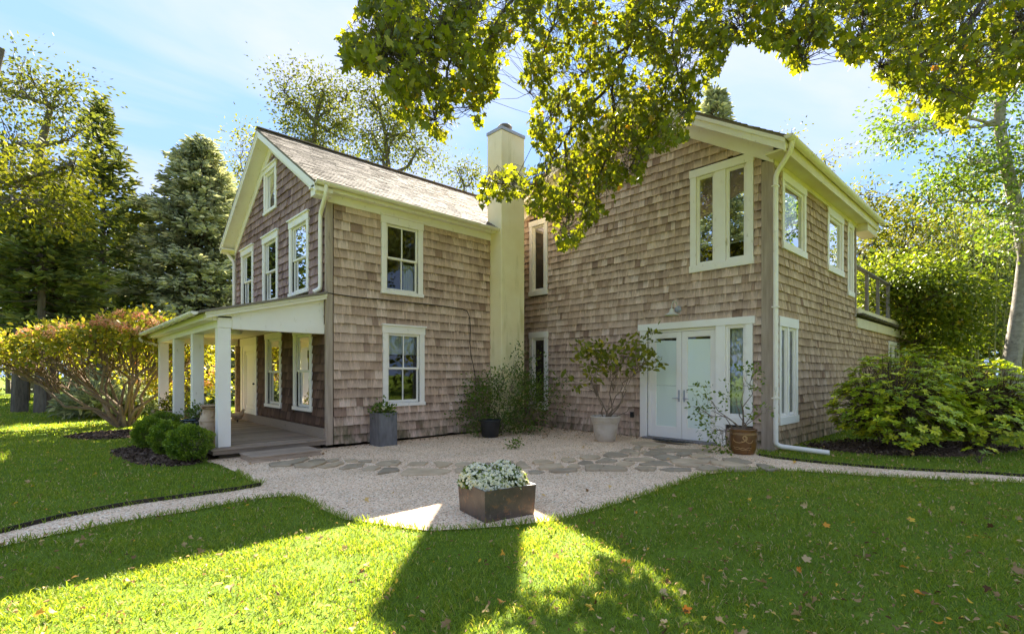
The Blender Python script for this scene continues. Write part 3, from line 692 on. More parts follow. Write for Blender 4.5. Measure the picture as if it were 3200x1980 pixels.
# wing
window(wing, 'B', 3.86, 5.152, 3.595, 5.75, kind='case', mat='white_trim', crown=False, head=0.16, sill=0.14, cas=0.13, gmat='glass_coated', lights=[(3.99, 4.40), (4.62, 5.022)])
window(wing, 'B', 9.27, 9.956, 3.63, 5.72, kind='case', mat='white_trim', crown=False, head=0.15, sill=0.13, cas=0.12, curtain=[(0.0, 1.0, 0, 1, 'curtain')])
window(wing, 'B', 9.255, 9.956, 0.478, 2.62, kind='case', mat='white_trim', crown=False, head=0.17, sill=0.14, cas=0.12)
window(wing, 'C', 10.54, 11.95, 3.917, 5.42, kind='case', mat='white_trim', crown=False, head=0.16, sill=0.13, cas=0.12, gmat='glass_coated')
window(wing, 'C', 13.52, 14.85, 3.90, 5.40, kind='case', mat='white_trim', crown=False, head=0.16, sill=0.13, cas=0.12, gmat='glass_coated')
window(wing, 'C', 15.28, 15.86, 3.50, 5.40, kind='case', mat='white_trim', crown=False, head=0.10, sill=0.12, cas=0.10, gmat='glass_coated')
window(wing, 'C', 10.37, 11.42, 0.469, 2.58, kind='case', mat='white_paint', crown=False, head=0.19, sill=0.15, cas=0.10, lights=[(10.47, 10.84), (10.93, 11.32)], curtain=[(0, 1, 0, 1, 'curtain')])
fw0, fw1 = onV(2774, 1061, vC)[0], onV(2807, 1061, vC)[0]
window(wing, 'C', fw0, fw1, 0.9, onV(2790, 1068, vC)[2], kind='case', mat='white_trim', crown=False, head=0.12, sill=0.1, cas=0.10, lights=[(fw0 + 0.1, (fw0 + fw1) / 2 - 0.05), ((fw0 + fw1) / 2 + 0.05, fw1 - 0.1)])
# porch door in the farmhouse
m_ = MB(); d0, d1, dz0, dz1 = 13.90, 15.30, 0.22, 2.42
OPEN['D'].append(((d0, d1, dz0 - 0.1, dz1), (d0 + 0.13, d1 - 0.13, dz0, dz1 - 0.2)))
pbox(m_, 'D', d0, d0 + 0.13, dz0, dz1 - 0.2, -0.05, 0.045); pbox(m_, 'D', d1 - 0.13, d1, dz0, dz1 - 0.2, -0.05, 0.045)
pbox(m_, 'D', d0 - 0.02, d1 + 0.02, dz1 - 0.2, dz1, -0.05, 0.055)
pd = m_.build('porch_door', 'white_paint', farm, bevel=0.004)
m_ = MB(); e0, e1 = d0 + 0.13, d1 - 0.13
frame_ring(m_, 'D', e0, e1, dz0, dz1 - 0.2, 0.14, -0.05, 0.02, 0.30)
pbox(m_, 'D', e0 + 0.14, e1 - 0.14, dz0 + 0.30, dz1 - 0.34, -0.05, -0.015)
frame_ring(m_, 'D', e0 + 0.20, e1 - 0.20, dz0 + 0.36, dz1 - 0.40, 0.05, -0.04, 0.008)
m_.build('door_leaf', 'white_paint', pd, bevel=0.006)
m_ = MB(); k = PL['D'](e0 + 0.07, 0.05, 1.2); m_.tube([PL['D'](e0 + 0.07, 0.0, 1.2), k], 0.012, 8); m_.lathe((k[0], k[1], k[2] - 0.025), [(0.006, 0), (0.028, 0.01), (0.03, 0.025), (0.028, 0.04), (0.006, 0.05)], 12); m_.build('door_handle', 'black_metal', pd, True)
# glazed double doors with side light in the wing
z_t = 2.585; b0, b1 = 3.824, 6.417
OPEN['B'].append(((3.87, 6.37, 0.42, z_t), (4.0, 4.38, 0.57, 2.40)))
OPEN['B'].append(((4.52, 6.37, -0.1, z_t), (4.60, 6.20, 0.0, 2.44)))
m_ = MB()
pbox(m_, 'B', b0, b1, z_t - 0.145, z_t, -0.05, 0.058)
pbox(m_, 'B', 6.20, 6.37, 0.0, z_t - 0.145, -0.05, 0.045)
pbox(m_, 'B', 4.40, 4.60, 0.0, z_t - 0.145, -0.05, 0.045)
pbox(m_, 'B', 3.87, 4.00, 0.45, z_t - 0.145, -0.05, 0.045)
pbox(m_, 'B', 4.00, 4.40, 0.45, 0.60, -0.05, 0.043)
dd = m_.build('french_door', 'white_paint', wing, bevel=0.004)
m_ = MB(); frame_ring(m_, 'B', 4.0, 4.40, 0.60, 2.44, 0.05, -0.035, 0.012); frame_ring(m_, 'B', 4.05, 4.35, 0.65, 2.39, 0.02, -0.03, -0.006); m_.build('side_light', 'white_paint', dd, bevel=0.003)
pane_(dd, 'B', 4.06, 4.34, 0.66, 2.38, -0.022, 'glass_coated')
curtain_sheet('B', 4.02, 4.40, 0.6, 2.42, -0.12, 4, 0.02).build('curtain', 'curtain', dd)
m_ = MB(); pbox(m_, 'B', 6.13, 6.20, 0.06, 2.43, -0.06, -0.02); pbox(m_, 'B', 4.60, 6.20, 2.38, 2.44, -0.06, -0.02); m_.build('door_jamb', 'white_paint', dd)
for s0, s1 in ((4.62, 5.375), (5.385, 6.13)):
    m_ = MB(); frame_ring(m_, 'B', s0, s1, 0.055, 2.375, 0.115, -0.075, -0.035, 0.24)
    frame_ring(m_, 'B', s0 + 0.115, s1 - 0.115, 0.295, 2.26, 0.012, -0.07, -0.042)
    lf = m_.build('door_leaf', 'white_paint', dd, bevel=0.004)
    m_ = MB(); m_.add([PL['B'](s0 + 0.12, -0.058, 0.3), PL['B'](s1 - 0.12, -0.058, 0.3), PL['B'](s1 - 0.12, -0.058, 1.20), PL['B'](s0 + 0.12, -0.058, 1.20)], [(0, 1, 2, 3)]); m_.build('frosted_pane', 'frosted_film', dd)
    m_ = MB(); m_.add([PL['B'](s0 + 0.12, -0.061, 1.205), PL['B'](s1 - 0.12, -0.061, 1.205), PL['B'](s1 - 0.12, -0.061, 2.21), PL['B'](s0 + 0.12, -0.061, 2.19)], [(0, 1, 2, 3)]); m_.build('frosted_pane', 'frosted_film', dd)
    pane_(dd, 'B', s0 + 0.12, s1 - 0.12, 2.18, 2.26, -0.064, 'glass')
for hx, sgn in ((5.375 - 0.055, -1), (5.385 + 0.055, 1)):
    m_ = MB(); pbox(m_, 'B', hx - 0.017, hx + 0.017, 0.86, 1.11, -0.036, -0.022)
    p0 = PL['B'](hx, 0.02, 0.935); m_.tube([PL['B'](hx, -0.03, 0.935), p0, PL['B'](hx + sgn * 0.05, 0.03, 0.935), PL['B'](hx + sgn * 0.13, 0.028, 0.93)], [0.011, 0.011, 0.011, 0.008], 8)
    m_.build('door_handle', 'lamp_enamel' if False else 'chimney_cap', dd, True)
m_ = MB(); pbox(m_, 'B', 4.56, 6.24, 0.0, 0.05, -0.08, 0.16); m_.build('door_sill', 'grey_wood', dd)

# roof lines
R_F = lambda v: 7.25 - 0.632 * abs(v - 12.75)
R_W = lambda v: 7.83 - (0.62 if v < 6.56 else 0.42) * abs(v - 6.56)
def wall(house, name, pl, a0, a1, z0, z1, top=None):
    """sheathing with real openings; top(a) limits a gable"""
    ops = [o[1] for o in OPEN[pl]]
    A_ = sorted({a0, a1} | {min(max(v, a0), a1) for o in ops for v in o[:2]})
    Z_ = sorted({z0, z1} | {min(max(v, z0), z1) for o in ops for v in o[2:]} | ({round(z, 3) for z in np.arange(z0, z1, 0.16)} if top else set()))
    m_ = MB()
    for c0, c1 in zip(Z_[:-1], Z_[1:]):
        for e0, e1 in zip(A_[:-1], A_[1:]):
            am, zm = (e0 + e1) / 2, (c0 + c1) / 2
            if any(o[0] < am < o[1] and o[2] < zm < o[3] for o in ops): continue
            lo, hi = e0, e1
            if top:
                xs = np.linspace(e0, e1, 81); ok = [x for x in xs if top(x) > c1 - 0.0]
                if len(ok) < 2: continue
                lo, hi = ok[0], ok[-1]
            pbox(m_, pl, lo, hi, c0, c1, -0.12, 0.0)
    return m_.build(name, 'sheathing', house)
wallA = wall(farm, 'wall', 'A', uD + 0.12, 8.9, -0.1, 4.95)
wallD = wall(farm, 'wall', 'D', vA, 15.83, -0.1, 7.1, top=lambda v: R_F(v) - 0.20)
wallB = wall(wing, 'wall', 'B', vC, 12.0, -0.1, 7.7, top=lambda v: R_W(v) - 0.20)
wallC = wall(wing, 'wall', 'C', uB + 0.12, 16.07, -0.1, 5.6)
wallE = wall(wing, 'wall', 'C', 16.07, 23.1, -0.1, 3.05)

SH = {'farm': [], 'wing': []}
def shingles(house, wl, pl, a0, a1, z0, z1, expo, wmin, wmax, mat, top=None, matf=None):
    ops = [(o[0][0] - 0.005, o[0][1] + 0.005, o[0][2], o[0][3]) for o in OPEN[pl]]
    P = PL[pl]; z = z0; row = 0
    while z < z1 - 0.02:
        h = min(expo, z1 - z); a = a0 - rng.uniform(0, wmin); rj = rng.uniform(-0.004, 0.004)
        while a < a1:
            wd = rng.uniform(wmin, wmax) if rng.random() > 0.15 else rng.uniform(wmin * 0.6, wmin)
            s0, s1 = max(a, a0), min(a + wd, a1); a += wd
            if top:
                # stop at the rake
                zc = z + h * 0.5
                while s0 < s1 and top(s0) < zc: s0 += 0.01
                while s1 > s0 and top(s1) < zc: s1 -= 0.01
            if s1 - s0 < 0.02: continue
            segs = [(s0, s1)]
            lo, hi = z, z + h + 0.02
            for (x0, x1, y0, y1) in ops:
                if y0 < z + h * 0.5 < y1 or (y0 < z + 0.03 < y1 and y1 - z > h * 0.75):
                    new = []
                    for q0, q1 in segs:
                        if q1 <= x0 or q0 >= x1: new.append((q0, q1))
                        else:
                            if q0 < x0: new.append((q0, x0))
                            if q1 > x1: new.append((x1, q1))
                    segs = new
            for q0, q1 in segs:
                if q1 - q0 < 0.02: continue
                zb = lo + rj + rng.normal() * 0.0025 + (rng.uniform(0.004, 0.018) if rng.random() < 0.10 else 0)
                ob = 0.031 + rng.uniform(-0.005, 0.008) + (rng.uniform(0.005, 0.02) if rng.random() < 0.05 else 0); g = 0.0015
                tl = rng.normal() * 0.0015
                r_ = float(np.clip(rng.normal(0.54, 0.235), 0, 1)); b_ = rng.random()
                v8 = [P(q0 + g, 0.001, zb), P(q1 - g, 0.001, zb + tl), P(q1 - g, ob, zb + tl), P(q0 + g, ob, zb), P(q0 + g, 0.001, hi), P(q1 - g, 0.001, hi), P(q1 - g, 0.007, hi), P(q0 + g, 0.007, hi)]
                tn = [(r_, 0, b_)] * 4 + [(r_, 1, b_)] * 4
                x0_, y0_ = proj(v8[2]); x1_, y1_ = proj(v8[7])
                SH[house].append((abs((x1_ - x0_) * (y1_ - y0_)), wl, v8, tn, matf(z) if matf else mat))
        z += h; row += 1
shingles('farm', wallA, 'A', uD + 0.13, 8.27, 0.055, 4.86, 0.186, 0.15, 0.29, 'shingle_weathered')
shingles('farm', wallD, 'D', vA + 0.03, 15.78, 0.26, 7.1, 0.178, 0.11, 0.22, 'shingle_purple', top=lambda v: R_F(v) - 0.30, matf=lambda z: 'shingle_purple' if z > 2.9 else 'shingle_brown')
shingles('wing', wallB, 'B', vC + 0.17, 10.3, 0.015, 7.6, 0.170, 0.09, 0.20, 'shingle_weathered', top=lambda v: R_W(v) - 0.32)
shingles('wing', wallC, 'C', uB + 0.10, 16.0, 0.015, 5.42, 0.170, 0.10, 0.20, 'shingle_tan')
shingles('wing', wallE, 'C', 16.0, 23.08, 0.015, 2.98, 0.170, 0.10, 0.20, 'shingle_tan')
for key, house in (('farm', farm), ('wing', wing)):
    L = sorted(SH[key], key=lambda s: -s[0])
    for _, wl, v8, tn, mt in L[:300]:
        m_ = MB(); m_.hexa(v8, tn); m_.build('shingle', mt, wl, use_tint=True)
    rest = MB()
    mats = sorted({s[4] for s in L[300:]}); idx = []
    for mt in mats:
        for s in L[300:]:
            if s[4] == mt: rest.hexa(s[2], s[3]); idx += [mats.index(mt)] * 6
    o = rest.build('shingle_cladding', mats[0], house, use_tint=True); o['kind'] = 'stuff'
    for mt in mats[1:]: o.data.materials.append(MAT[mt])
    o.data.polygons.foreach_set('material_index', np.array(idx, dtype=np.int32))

# corner boards and posts
m_ = MB(); m_.box(uD - 0.03, uD + 0.105, vA - 0.045, vA + 0.03, 0.07, 4.86); m_.build('corner_board', 'corner_wood', farm, bevel=0.004)
m_ = MB(); m_.box(uD - 0.034, uD + 0.02, 15.78, 15.90, 0.07, 4.9); m_.build('corner_board', 'corner_wood', farm, bevel=0.004)
m_ = MB(); m_.box(uB - 0.045, uB + 0.06, vC - 0.05, vC + 0.17, -0.02, 5.5); m_.build('corner_post', 'corner_wood', wing, bevel=0.006)
m_ = MB(); m_.box(16.02, 16.10, vC - 0.045, vC + 0.02, 3.0, 5.42); m_.build('corner_board', 'corner_wood', wing, bevel=0.004)
# closed backs, floors and foundations (dark rooms behind the glass)
m_ = MB()
m_.box(uD + 0.1, 8.85, 15.75, 15.87, -0.1, 5.0); m_.box(8.85, 8.97, vA + 0.02, 15.87, -0.1, 5.0)
m_.build('back_wall', 'sheathing', farm)
m_ = MB(); m_.box(uD + 0.13, 8.84, vA + 0.13, 15.74, 2.75, 2.85); m_.box(uD + 0.13, 8.84, vA + 0.13, 15.74, 0.1, 0.2); m_.box(uD + 0.13, 8.84, vA + 0.13, 15.74, 4.96, 5.03); m_.build('floor', 'interior', farm)
m_ = MB()
m_.box(16.0, 16.1, vC + 0.13, 11.95, 3.06, 5.6); m_.box(uB + 0.13, 23.1, 11.9, 12.0, -0.1, 5.0); m_.box(23.0, 23.1, vC + 0.13, 11.9, -0.1, 3.05)
m_.build('back_wall', 'sheathing', wing)
m_ = MB(); m_.box(uB + 0.13, 15.98, vC + 0.13, 11.88, 2.9, 3.0); m_.box(uB + 0.13, 22.95, vC + 0.13, 11.88, -0.08, 0.02); m_.build('floor', 'interior', wing)
m_ = MB(); m_.box(16.1, 23.12, vC - 0.02, 11.95, 3.06, 3.22); m_.build('deck_floor', 'grey_wood', wing)
# roofs
def slab(m_, u0, u1, v0, z0, v1, z1, t_):
    m_.hexa([(u0, v0, z0 - t_), (u1, v0, z0 - t_), (u1, v1, z1 - t_), (u0, v1, z1 - t_), (u0, v0, z0), (u1, v0, z0), (u1, v1, z1), (u0, v1, z1)])
def tabs(u0, u1, v0, z0, v1, z1, expo=0.135, wd=0.30):
    m_ = MB(); L = math.hypot(v1 - v0, z1 - z0); dv, dz = (v1 - v0) / L, (z1 - z0) / L
    nv, nz = (-dz, dv) if dv > 0 else (dz, -dv)
    s = 0.0; r_ = 0
    while s < L - 0.02:
        e = min(s + expo, L); u = u0 - (r_ % 2) * wd / 2 - rng.uniform(0, 0.05)
        while u < u1:
            ww = wd * rng.uniform(0.5, 1.0); a, b = max(u, u0), min(u + ww, u1) - 0.004; u += ww
            if b - a < 0.03: continue
            h0, h1 = 0.013 + rng.uniform(0, 0.007), 0.004
            f = lambda uu, q, h: (uu, v0 + dv * q + nv * h, z0 + dz * q + nz * h)
            tn = [(float(np.clip(rng.normal(0.5, 0.22), 0, 1)), 0, 0)] * 8
            m_.hexa([f(a, s, 0.001), f(b, s, 0.001), f(b, e, 0.001), f(a, e, 0.001), f(a, s, h0), f(b, s, h0), f(b, e, h1), f(a, e, h1)], tn)
        s += expo; r_ += 1
    return m_
EV, EZ = 9.33, R_F(9.33)
m_ = MB(); slab(m_, 3.70, 8.60, EV, EZ, 12.75, 7.25, 0.05); slab(m_, 8.6005, 12.0, 10.2, R_F(10.2), 12.75, 7.25, 0.05); slab(m_, 3.70, 12.0, 25.5 - EV, EZ, 12.75, 7.25, 0.05)
rf = m_.build('roof', 'roof_asphalt', farm, use_tint=True)
tb_ = tabs(3.68, 8.27, EV - 0.02, EZ - 0.012, 12.75, 7.25); t2 = tabs(8.275, 12.0, 10.2, R_F(10.2), 12.75, 7.25); tb_.add(t2.v, t2.f, t2.t)
m_ = MB(); m_.box(8.9, 10.2, 10.2, 10.3, -0.1, 5.6); m_.build('back_wall', 'sheathing', farm)
o = tb_.build('roof_shingles', 'roof_asphalt', farm, use_tint=True); o['kind'] = 'stuff'
m_ = MB(); m_.bar((3.69, 12.75, 7.262), (12.0, 12.75, 7.262), 0.20, 0.02); m_.build('ridge_cap', 'roof_asphalt', rf, use_tint=True)
m_ = MB(); slab(m_, 9.69, 17.25, 3.18, R_W(3.18), 6.56, 7.83, 0.05); slab(m_, 9.69, 17.25, 12.3, R_W(12.3), 6.56, 7.83, 0.05)
rw = m_.build('roof', 'roof_asphalt', wing, use_tint=True)
o = tabs(9.67, 17.25, 3.16, R_W(3.16), 6.56, 7.83).build('roof_shingles', 'roof_asphalt', wing, use_tint=True); o['kind'] = 'stuff'
# rake boards, soffits and friezes
def rake(m_, u0, u1, v0, z0, v1, z1, top, bot):
    m_.hexa([(u0, v0, z0 - bot), (u1, v0, z0 - bot), (u1, v1, z1 - bot), (u0, v1, z1 - bot), (u0, v0, z0 - top), (u1, v0, z0 - top), (u1, v1, z1 - top), (u0, v1, z1 - top)])
ZR = 7.25
for s in (1, -1):
    e = EV if s == 1 else 25.5 - EV
    m_ = MB(); rake(m_, 3.715, 3.75, e, EZ, 12.75, ZR, 0.052, 0.20); rake(m_, 3.70, 3.73, e, EZ, 12.75, ZR, 0.051, 0.11)
    m_.build('rake_board', 'white_paint' if s == 1 else 'white_trim', farm)
    m_ = MB(); rake(m_, 3.752, uD - 0.002, e, EZ, 12.75, ZR, 0.10, 0.18); m_.build('soffit', 'white_trim', farm)
    e2 = 9.63 if s == 1 else 15.86
    m_ = MB(); rake(m_, uD - 0.045, uD - 0.004, e2, R_F(e2), 12.75, ZR, 0.185, 0.46); m_.build('frieze_board', 'white_paint' if s == 1 else 'white_trim', farm)
m_ = MB(); m_.box(3.715, 8.27, EV + 0.04, vA - 0.002, 4.98, 5.02); m_.box(3.72, 8.27, EV + 0.05, EV + 0.075, 4.96, 5.10); m_.box(3.756, uD - 0.003, EV + 0.08, vA + 0.01, 4.85, 4.979)
m_.build('eave_soffit', 'white_trim', farm)
m_ = MB(); m_.box(uD - 0.002, 8.268, vA - 0.05, vA - 0.003, 4.82, 4.978); m_.build('eave_frieze', 'white_trim', farm)
m_ = MB(); m_.box(3.715, 8.9, 15.9, 16.16, 4.98, 5.02); m_.box(3.72, 8.9, 16.14, 16.16, 4.9, 5.10); m_.build('eave_soffit', 'white_trim', farm)
ZW = 7.83
for e in (3.18, 12.3):
    m_ = MB(); rake(m_, 9.70, 9.74, e, R_W(e), 6.56, ZW, 0.052, 0.27); rake(m_, 9.68, 9.72, e, R_W(e), 6.56, ZW, 0.051, 0.13); m_.build('rake_board', 'white_trim', wing)
    m_ = MB(); rake(m_, 9.742, uB - 0.002, e, R_W(e), 6.56, ZW, 0.12, 0.20); m_.build('soffit', 'white_trim', wing)
    e2 = vC if e < 5 else 12.0
    m_ = MB(); rake(m_, uB - 0.055, uB - 0.004, e2 - 0.05, R_W(e2 - 0.05), 6.56, ZW, 0.205, 0.50); m_.build('frieze_board', 'white_trim', wing)
m_ = MB(); m_.box(9.745, 17.2, 3.24, vC - 0.002, 5.50, 5.54); m_.box(9.75, 17.2, 3.20, 3.236, 5.47, 5.70); m_.build('eave_soffit', 'cream_trim', wing)
m_ = MB(); m_.box(uB - 0.002, 16.12, vC - 0.055, vC - 0.003, 5.40, 5.498); m_.build('eave_frieze', 'cream_trim', wing)
m_ = MB(); m_.hexa([(16.1, 3.24, 5.3), (17.15, 3.24, 5.3), (17.15, 3.6, 5.3), (16.1, 3.6, 5.3), (16.1, 3.24, 5.499), (17.15, 3.24, 5.499), (17.15, 3.6, 5.499), (16.1, 3.6, 5.499)]); m_.build('eave_bracket', 'cream_trim', wing)
# gutters (half round) and downspouts
def gutter(house, a, b, r=0.062, n=10, mat='gutter_paint', straps=0.75):
    a, b = Vector(a), Vector(b); d = (b - a).normalized(); s = Vector((-d.y, d.x, 0)); m_ = MB(); vs = []
    for p in (a, b):
        for rr in (r, r - 0.006):
            for k in range(n + 1):
                t_ = pi * k / n; vs.append(p + s * (cos(t_) * rr) - Vector((0, 0, 1)) * (sin(t_) * rr))
    m1 = n + 1; fs = []
    for k in range(n):
        fs += [(k, k + 1, 2 * m1 + k + 1, 2 * m1 + k), (m1 + k, 3 * m1 + k, 3 * m1 + k + 1, m1 + k + 1)]
        fs += [(k, m1 + k, m1 + k + 1, k + 1), (2 * m1 + k, 2 * m1 + k + 1, 3 * m1 + k + 1, 3 * m1 + k)]
    fs += [(0, 2 * m1, 3 * m1, m1), (n, m1 + n, 3 * m1 + n, 2 * m1 + n)]
    m_.add(vs, fs)
    # end caps
    for base in (0, 2 * m1): m_.add([vs[base + k] for k in range(n + 1)], [tuple(range(n + 1))])
    g = m_.build('gutter', mat, house, smooth=True)
    L = (b - a).length; x = 0.25
    while x < L:
        p = a + d * x
        sm = MB(); sm.tube([p + s * (cos(pi * k / 8) * (r + 0.003)) - Vector((0, 0, 1)) * (sin(pi * k / 8) * (r + 0.003)) for k in range(9)], 0.007, 5); sm.build('gutter_strap', mat, g, smooth=True)
        x += straps
    return g
gutter(farm, (3.72, 9.30, EZ - 0.01), (8.6, 9.30, EZ - 0.03))
gutter(farm, (3.74, 16.20, EZ - 0.01), (8.9, 16.20, EZ - 0.03))
gutter(wing, (9.66, 3.12, 5.72), (17.25, 3.12, 5.70), 0.075, straps=0.85)
def spout(house, pts, r=0.042, mat='gutter_paint'):
    m_ = MB(); P = [Vector(p) for p in pts]; out = [P[0]]
    for i in range(1, len(P) - 1):      # round the bends
        a, b, c = P[i - 1], P[i], P[i + 1]; k = min(0.10, (a - b).length * 0.4, (c - b).length * 0.4)
        p0, p1 = b + (a - b).normalized() * k, b + (c - b).normalized() * k
        out += [p0.lerp(b, t_).lerp(b.lerp(p1, t_), t_) for t_ in (0, 0.25, 0.5, 0.75, 1)]
    out.append(P[-1]); m_.tube(out, r, 12); return m_.build('downspout', mat, house, smooth=True)
spout(farm, [(3.92, 9.30, EZ - 0.06), (3.92, 9.32, EZ - 0.22), (uD - 0.075, 9.75, EZ - 0.50), (uD - 0.075, 9.75, 3.14), (uD - 0.20, 9.78, 3.06)])
spout(farm, [(3.90, 16.2, EZ - 0.06), (3.92, 16.15, EZ - 0.2), (uD - 0.07, 15.84, EZ - 0.45), (uD - 0.07, 15.84, 3.1)])
sp_b = G(2592, 1414, 0.07)
spw = spout(wing, [(9.86, 3.12, 5.66), (9.86, 3.14, 5.50), (9.98, vC - 0.10, 5.18), (9.98, vC - 0.10, 0.16), (10.06, vC - 0.16, 0.11), tuple(sp_b)], 0.045)
for z in (4.95, 2.7, 1.0):
    m_ = MB(); m_.box(9.92, 10.035, vC - 0.15, vC - 0.045, z, z + 0.025); m_.build('spout_bracket', 'gutter_paint', spw)
# chimney
cu0, cu1, cv0, cv1, cz = 8.27, 9.06, 9.18, 9.72, 7.50
m_ = MB(); m_.box(cu0, cu1, cv0, cv1, -0.05, cz); ch = m_.build('chimney', 'stucco', farm, bevel=0.012)
m_ = MB(); m_.box(cu0 - 0.02, cu1 + 0.02, cv0 - 0.02, cv1 + 0.02, cz, cz + 0.08); m_.build('chimney_cap', 'chimney_cap', ch, bevel=0.006)
cc = (cu0 + 0.33, 9.42, cz + 0.08)
m_ = MB(); m_.lathe(cc, [(0.05, 0), (0.05, 0.08), (0.17, 0.10), (0.19, 0.14), (0.15, 0.19), (0.06, 0.22), (0.01, 0.23)], 18); m_.build('flue_cap', 'stone_base', ch, True)
# foundation strip
m_ = MB(); m_.box(uD + 0.02, 8.26, vA + 0.0, vA + 0.10, -0.05, 0.10); m_.build('foundation', 'stone_base', farm)
# porch
pz = 0.195
m_ = MB(); m_.box(2.10, uD - 0.03, 9.60, 9.635, 0.09, pz - 0.034); m_.box(2.10, 2.135, 9.636, 16.0, 0.09, pz - 0.034); m_.box(2.26, uD - 0.03, 9.85, 15.9, -0.05, 0.08)
deck = m_.build('porch_deck', 'deck_wood', farm)
v = 9.57
while v < 16.0:
    ww = 0.118; m_ = MB(); dz = rng.normal() * 0.0012
    m_.box(2.075 + rng.normal() * 0.003, uD - 0.026, v, v + ww, pz - 0.032 + dz, pz + dz); m_.build('deck_board', 'deck_wood', deck); v += ww + 0.011
m_ = MB(); m_.box(uD - 0.05, uD - 0.028, vA + 0.02, 15.7, pz + 0.002, pz + 0.20); m_.build('base_board', 'deck_wood', farm)
for v in (9.70, 11.68, 13.60, 15.56):
    m_ = MB(); m_.box(2.20, 2.40, v, v + 0.20, pz + 0.004, 2.262); m_.build('porch_post', 'white_trim', farm, bevel=0.006)
m_ = MB(); m_.box(2.19, 2.41, 9.69, 15.78, 2.263, 2.46); m_.build('porch_beam', 'white_trim', farm)
m_ = MB(); m_.box(2.412, uD - 0.03, 9.66, 9.80, 2.245, 2.43); m_.build('porch_beam', 'white_trim', farm)
m_ = MB(); m_.box(2.412, uD - 0.03, 15.60, 15.74, 2.25, 2.45); m_.build('porch_beam', 'white_trim', farm)
RP = lambda u: 2.52 + 0.252 * (u - 1.92)
def rpoly(m_, us, zs, v0, v1):
    n = len(us); m_.add([(u, v0, z) for u, z in zip(us, zs)] + [(u, v1, z) for u, z in zip(us, zs)], [tuple(range(n)), tuple(range(2 * n - 1, n - 1, -1))] + [(i, n + i, n + (i + 1) % n, (i + 1) % n) for i in range(n)])
m_ = MB(); rpoly(m_, [2.15, uD - 0.03, uD - 0.03, 2.15], [2.433, 2.433, RP(uD) - 0.06, RP(2.15) - 0.06], 9.69, 9.74); m_.build('porch_gable_panel', 'white_trim', farm)
m_ = MB(); rpoly(m_, [2.0, uD - 0.02, uD - 0.02, 2.0], [RP(2.0) - 0.14, RP(uD) - 0.14, RP(uD) - 0.045, RP(2.0) - 0.045], 9.58, 9.69); rpoly(m_, [1.98, uD - 0.02, uD - 0.02, 1.98], [RP(2.0) - 0.09, RP(uD) - 0.09, RP(uD) - 0.043, RP(2.0) - 0.043], 9.55, 9.579); m_.build('porch_rake_board', 'white_trim', farm)
m_ = MB(); rpoly(m_, [1.90, uD - 0.025, uD - 0.025, 1.90], [RP(1.90) - 0.04, RP(uD) - 0.04, RP(uD), RP(1.90)], 9.50, 16.35); m_.build('porch_roof', 'roof_asphalt', farm, use_tint=True)
m_ = MB(); rpoly(m_, [1.99, 2.18, 2.18, 1.99], [RP(1.99) - 0.16, RP(1.99) - 0.16, RP(2.18) - 0.045, RP(1.99) - 0.045], 9.70, 16.3); m_.build('porch_fascia', 'white_trim', farm)
m_ = MB(); m_.box(2.412, uD - 0.03, 9.805, 15.59, 2.434, 2.455); m_.build('porch_ceiling', 'cream_trim', farm)
m_ = MB(); m_.lathe((3.2, 12.6, 2.36), [(0.02, 0.0), (0.13, 0.01), (0.15, 0.04), (0.15, 0.075)], 20); m_.build('porch_light', 'white_paint', farm, True)
gutter(farm, (1.84, 9.62, 2.50), (1.84, 16.4, 2.48), 0.062, straps=0.6)
spout(farm, [(1.84, 15.9, 2.44), (1.84, 15.9, 2.32), (2.18, 15.8, 2.20)], 0.035)
# porch step
s0 = G(786, 1448.5); s1 = G(980, 1418)
st = thing('porch_step', (s0[0], s0[1], 0), 'low grey plank step on the gravel below the porch deck', 'step')
su0, su1, sv0, sv1, szz = s0[0], s0[0] + 1.13, s0[1], s0[1] + 0.62, 0.115
m_ = MB(); m_.box(su0, su1, sv0, sv0 + 0.04, 0, szz - 0.03); m_.box(su0, su0 + 0.04, sv0 + 0.04, sv1, 0, szz - 0.03); m_.box(su1 - 0.04, su1, sv0 + 0.04, sv1, 0, szz - 0.03); m_.build('step_frame', 'deck_wood', st)
for k in range(4):
    m_ = MB(); q = sv0 - 0.025 + k * 0.162; m_.box(su0 - 0.02, su1 + 0.02, q, q + 0.157, szz - 0.029, szz + rng.normal() * 0.001); m_.build('plank', 'deck_wood', st, bevel=0.003)
# roof deck railing at the back of the wing
rl = [onV(x, 900, vC)[0] for x in (2676, 2714, 2748, 2779)] + [20.6, 22.0]
m_ = MB(); m_.box(16.1, 23.16, vC - 0.09, vC - 0.02, 3.10, 3.24); m_.build('deck_fascia', 'cream_trim', wing)
m_ = MB(); m_.box(16.12, 23.1, vC - 0.065, vC - 0.021, 2.72, 2.98); m_.build('low_frieze', 'cream_trim', wing)
gutter(wing, (16.1, vC - 0.13, 3.10), (23.2, vC - 0.13, 3.06), 0.06, mat='bark_grey', straps=0.3)
zt = onV(2675, 828, vC)[2]
for u in rl:
    m_ = MB(); m_.box(u - 0.04, u + 0.04, vC + 0.0, vC + 0.08, 3.225, zt - 0.03); m_.build('rail_post', 'grey_wood', wing)
m_ = MB(); m_.box(16.15, 22.1, vC - 0.03, vC + 0.11, zt - 0.029, zt + 0.01); m_.build('top_rail', 'grey_wood', wing)
m_ = MB(); m_.box(16.16, 16.22, vC + 0.1, 8.0, zt - 0.03, zt + 0.01); m_.box(22.0, 22.08, vC + 0.12, 8.0, zt - 0.03, zt + 0.01); m_.build('side_rail', 'grey_wood', wing)
for k in range(7):
    m_ = MB(); z = 3.34 + k * (zt - 3.45) / 6.5; m_.tube([(16.2, vC + 0.04, z), (22.0, vC + 0.04, z)], 0.007, 5); m_.build('rail_cable', 'wire_metal', wing, True)

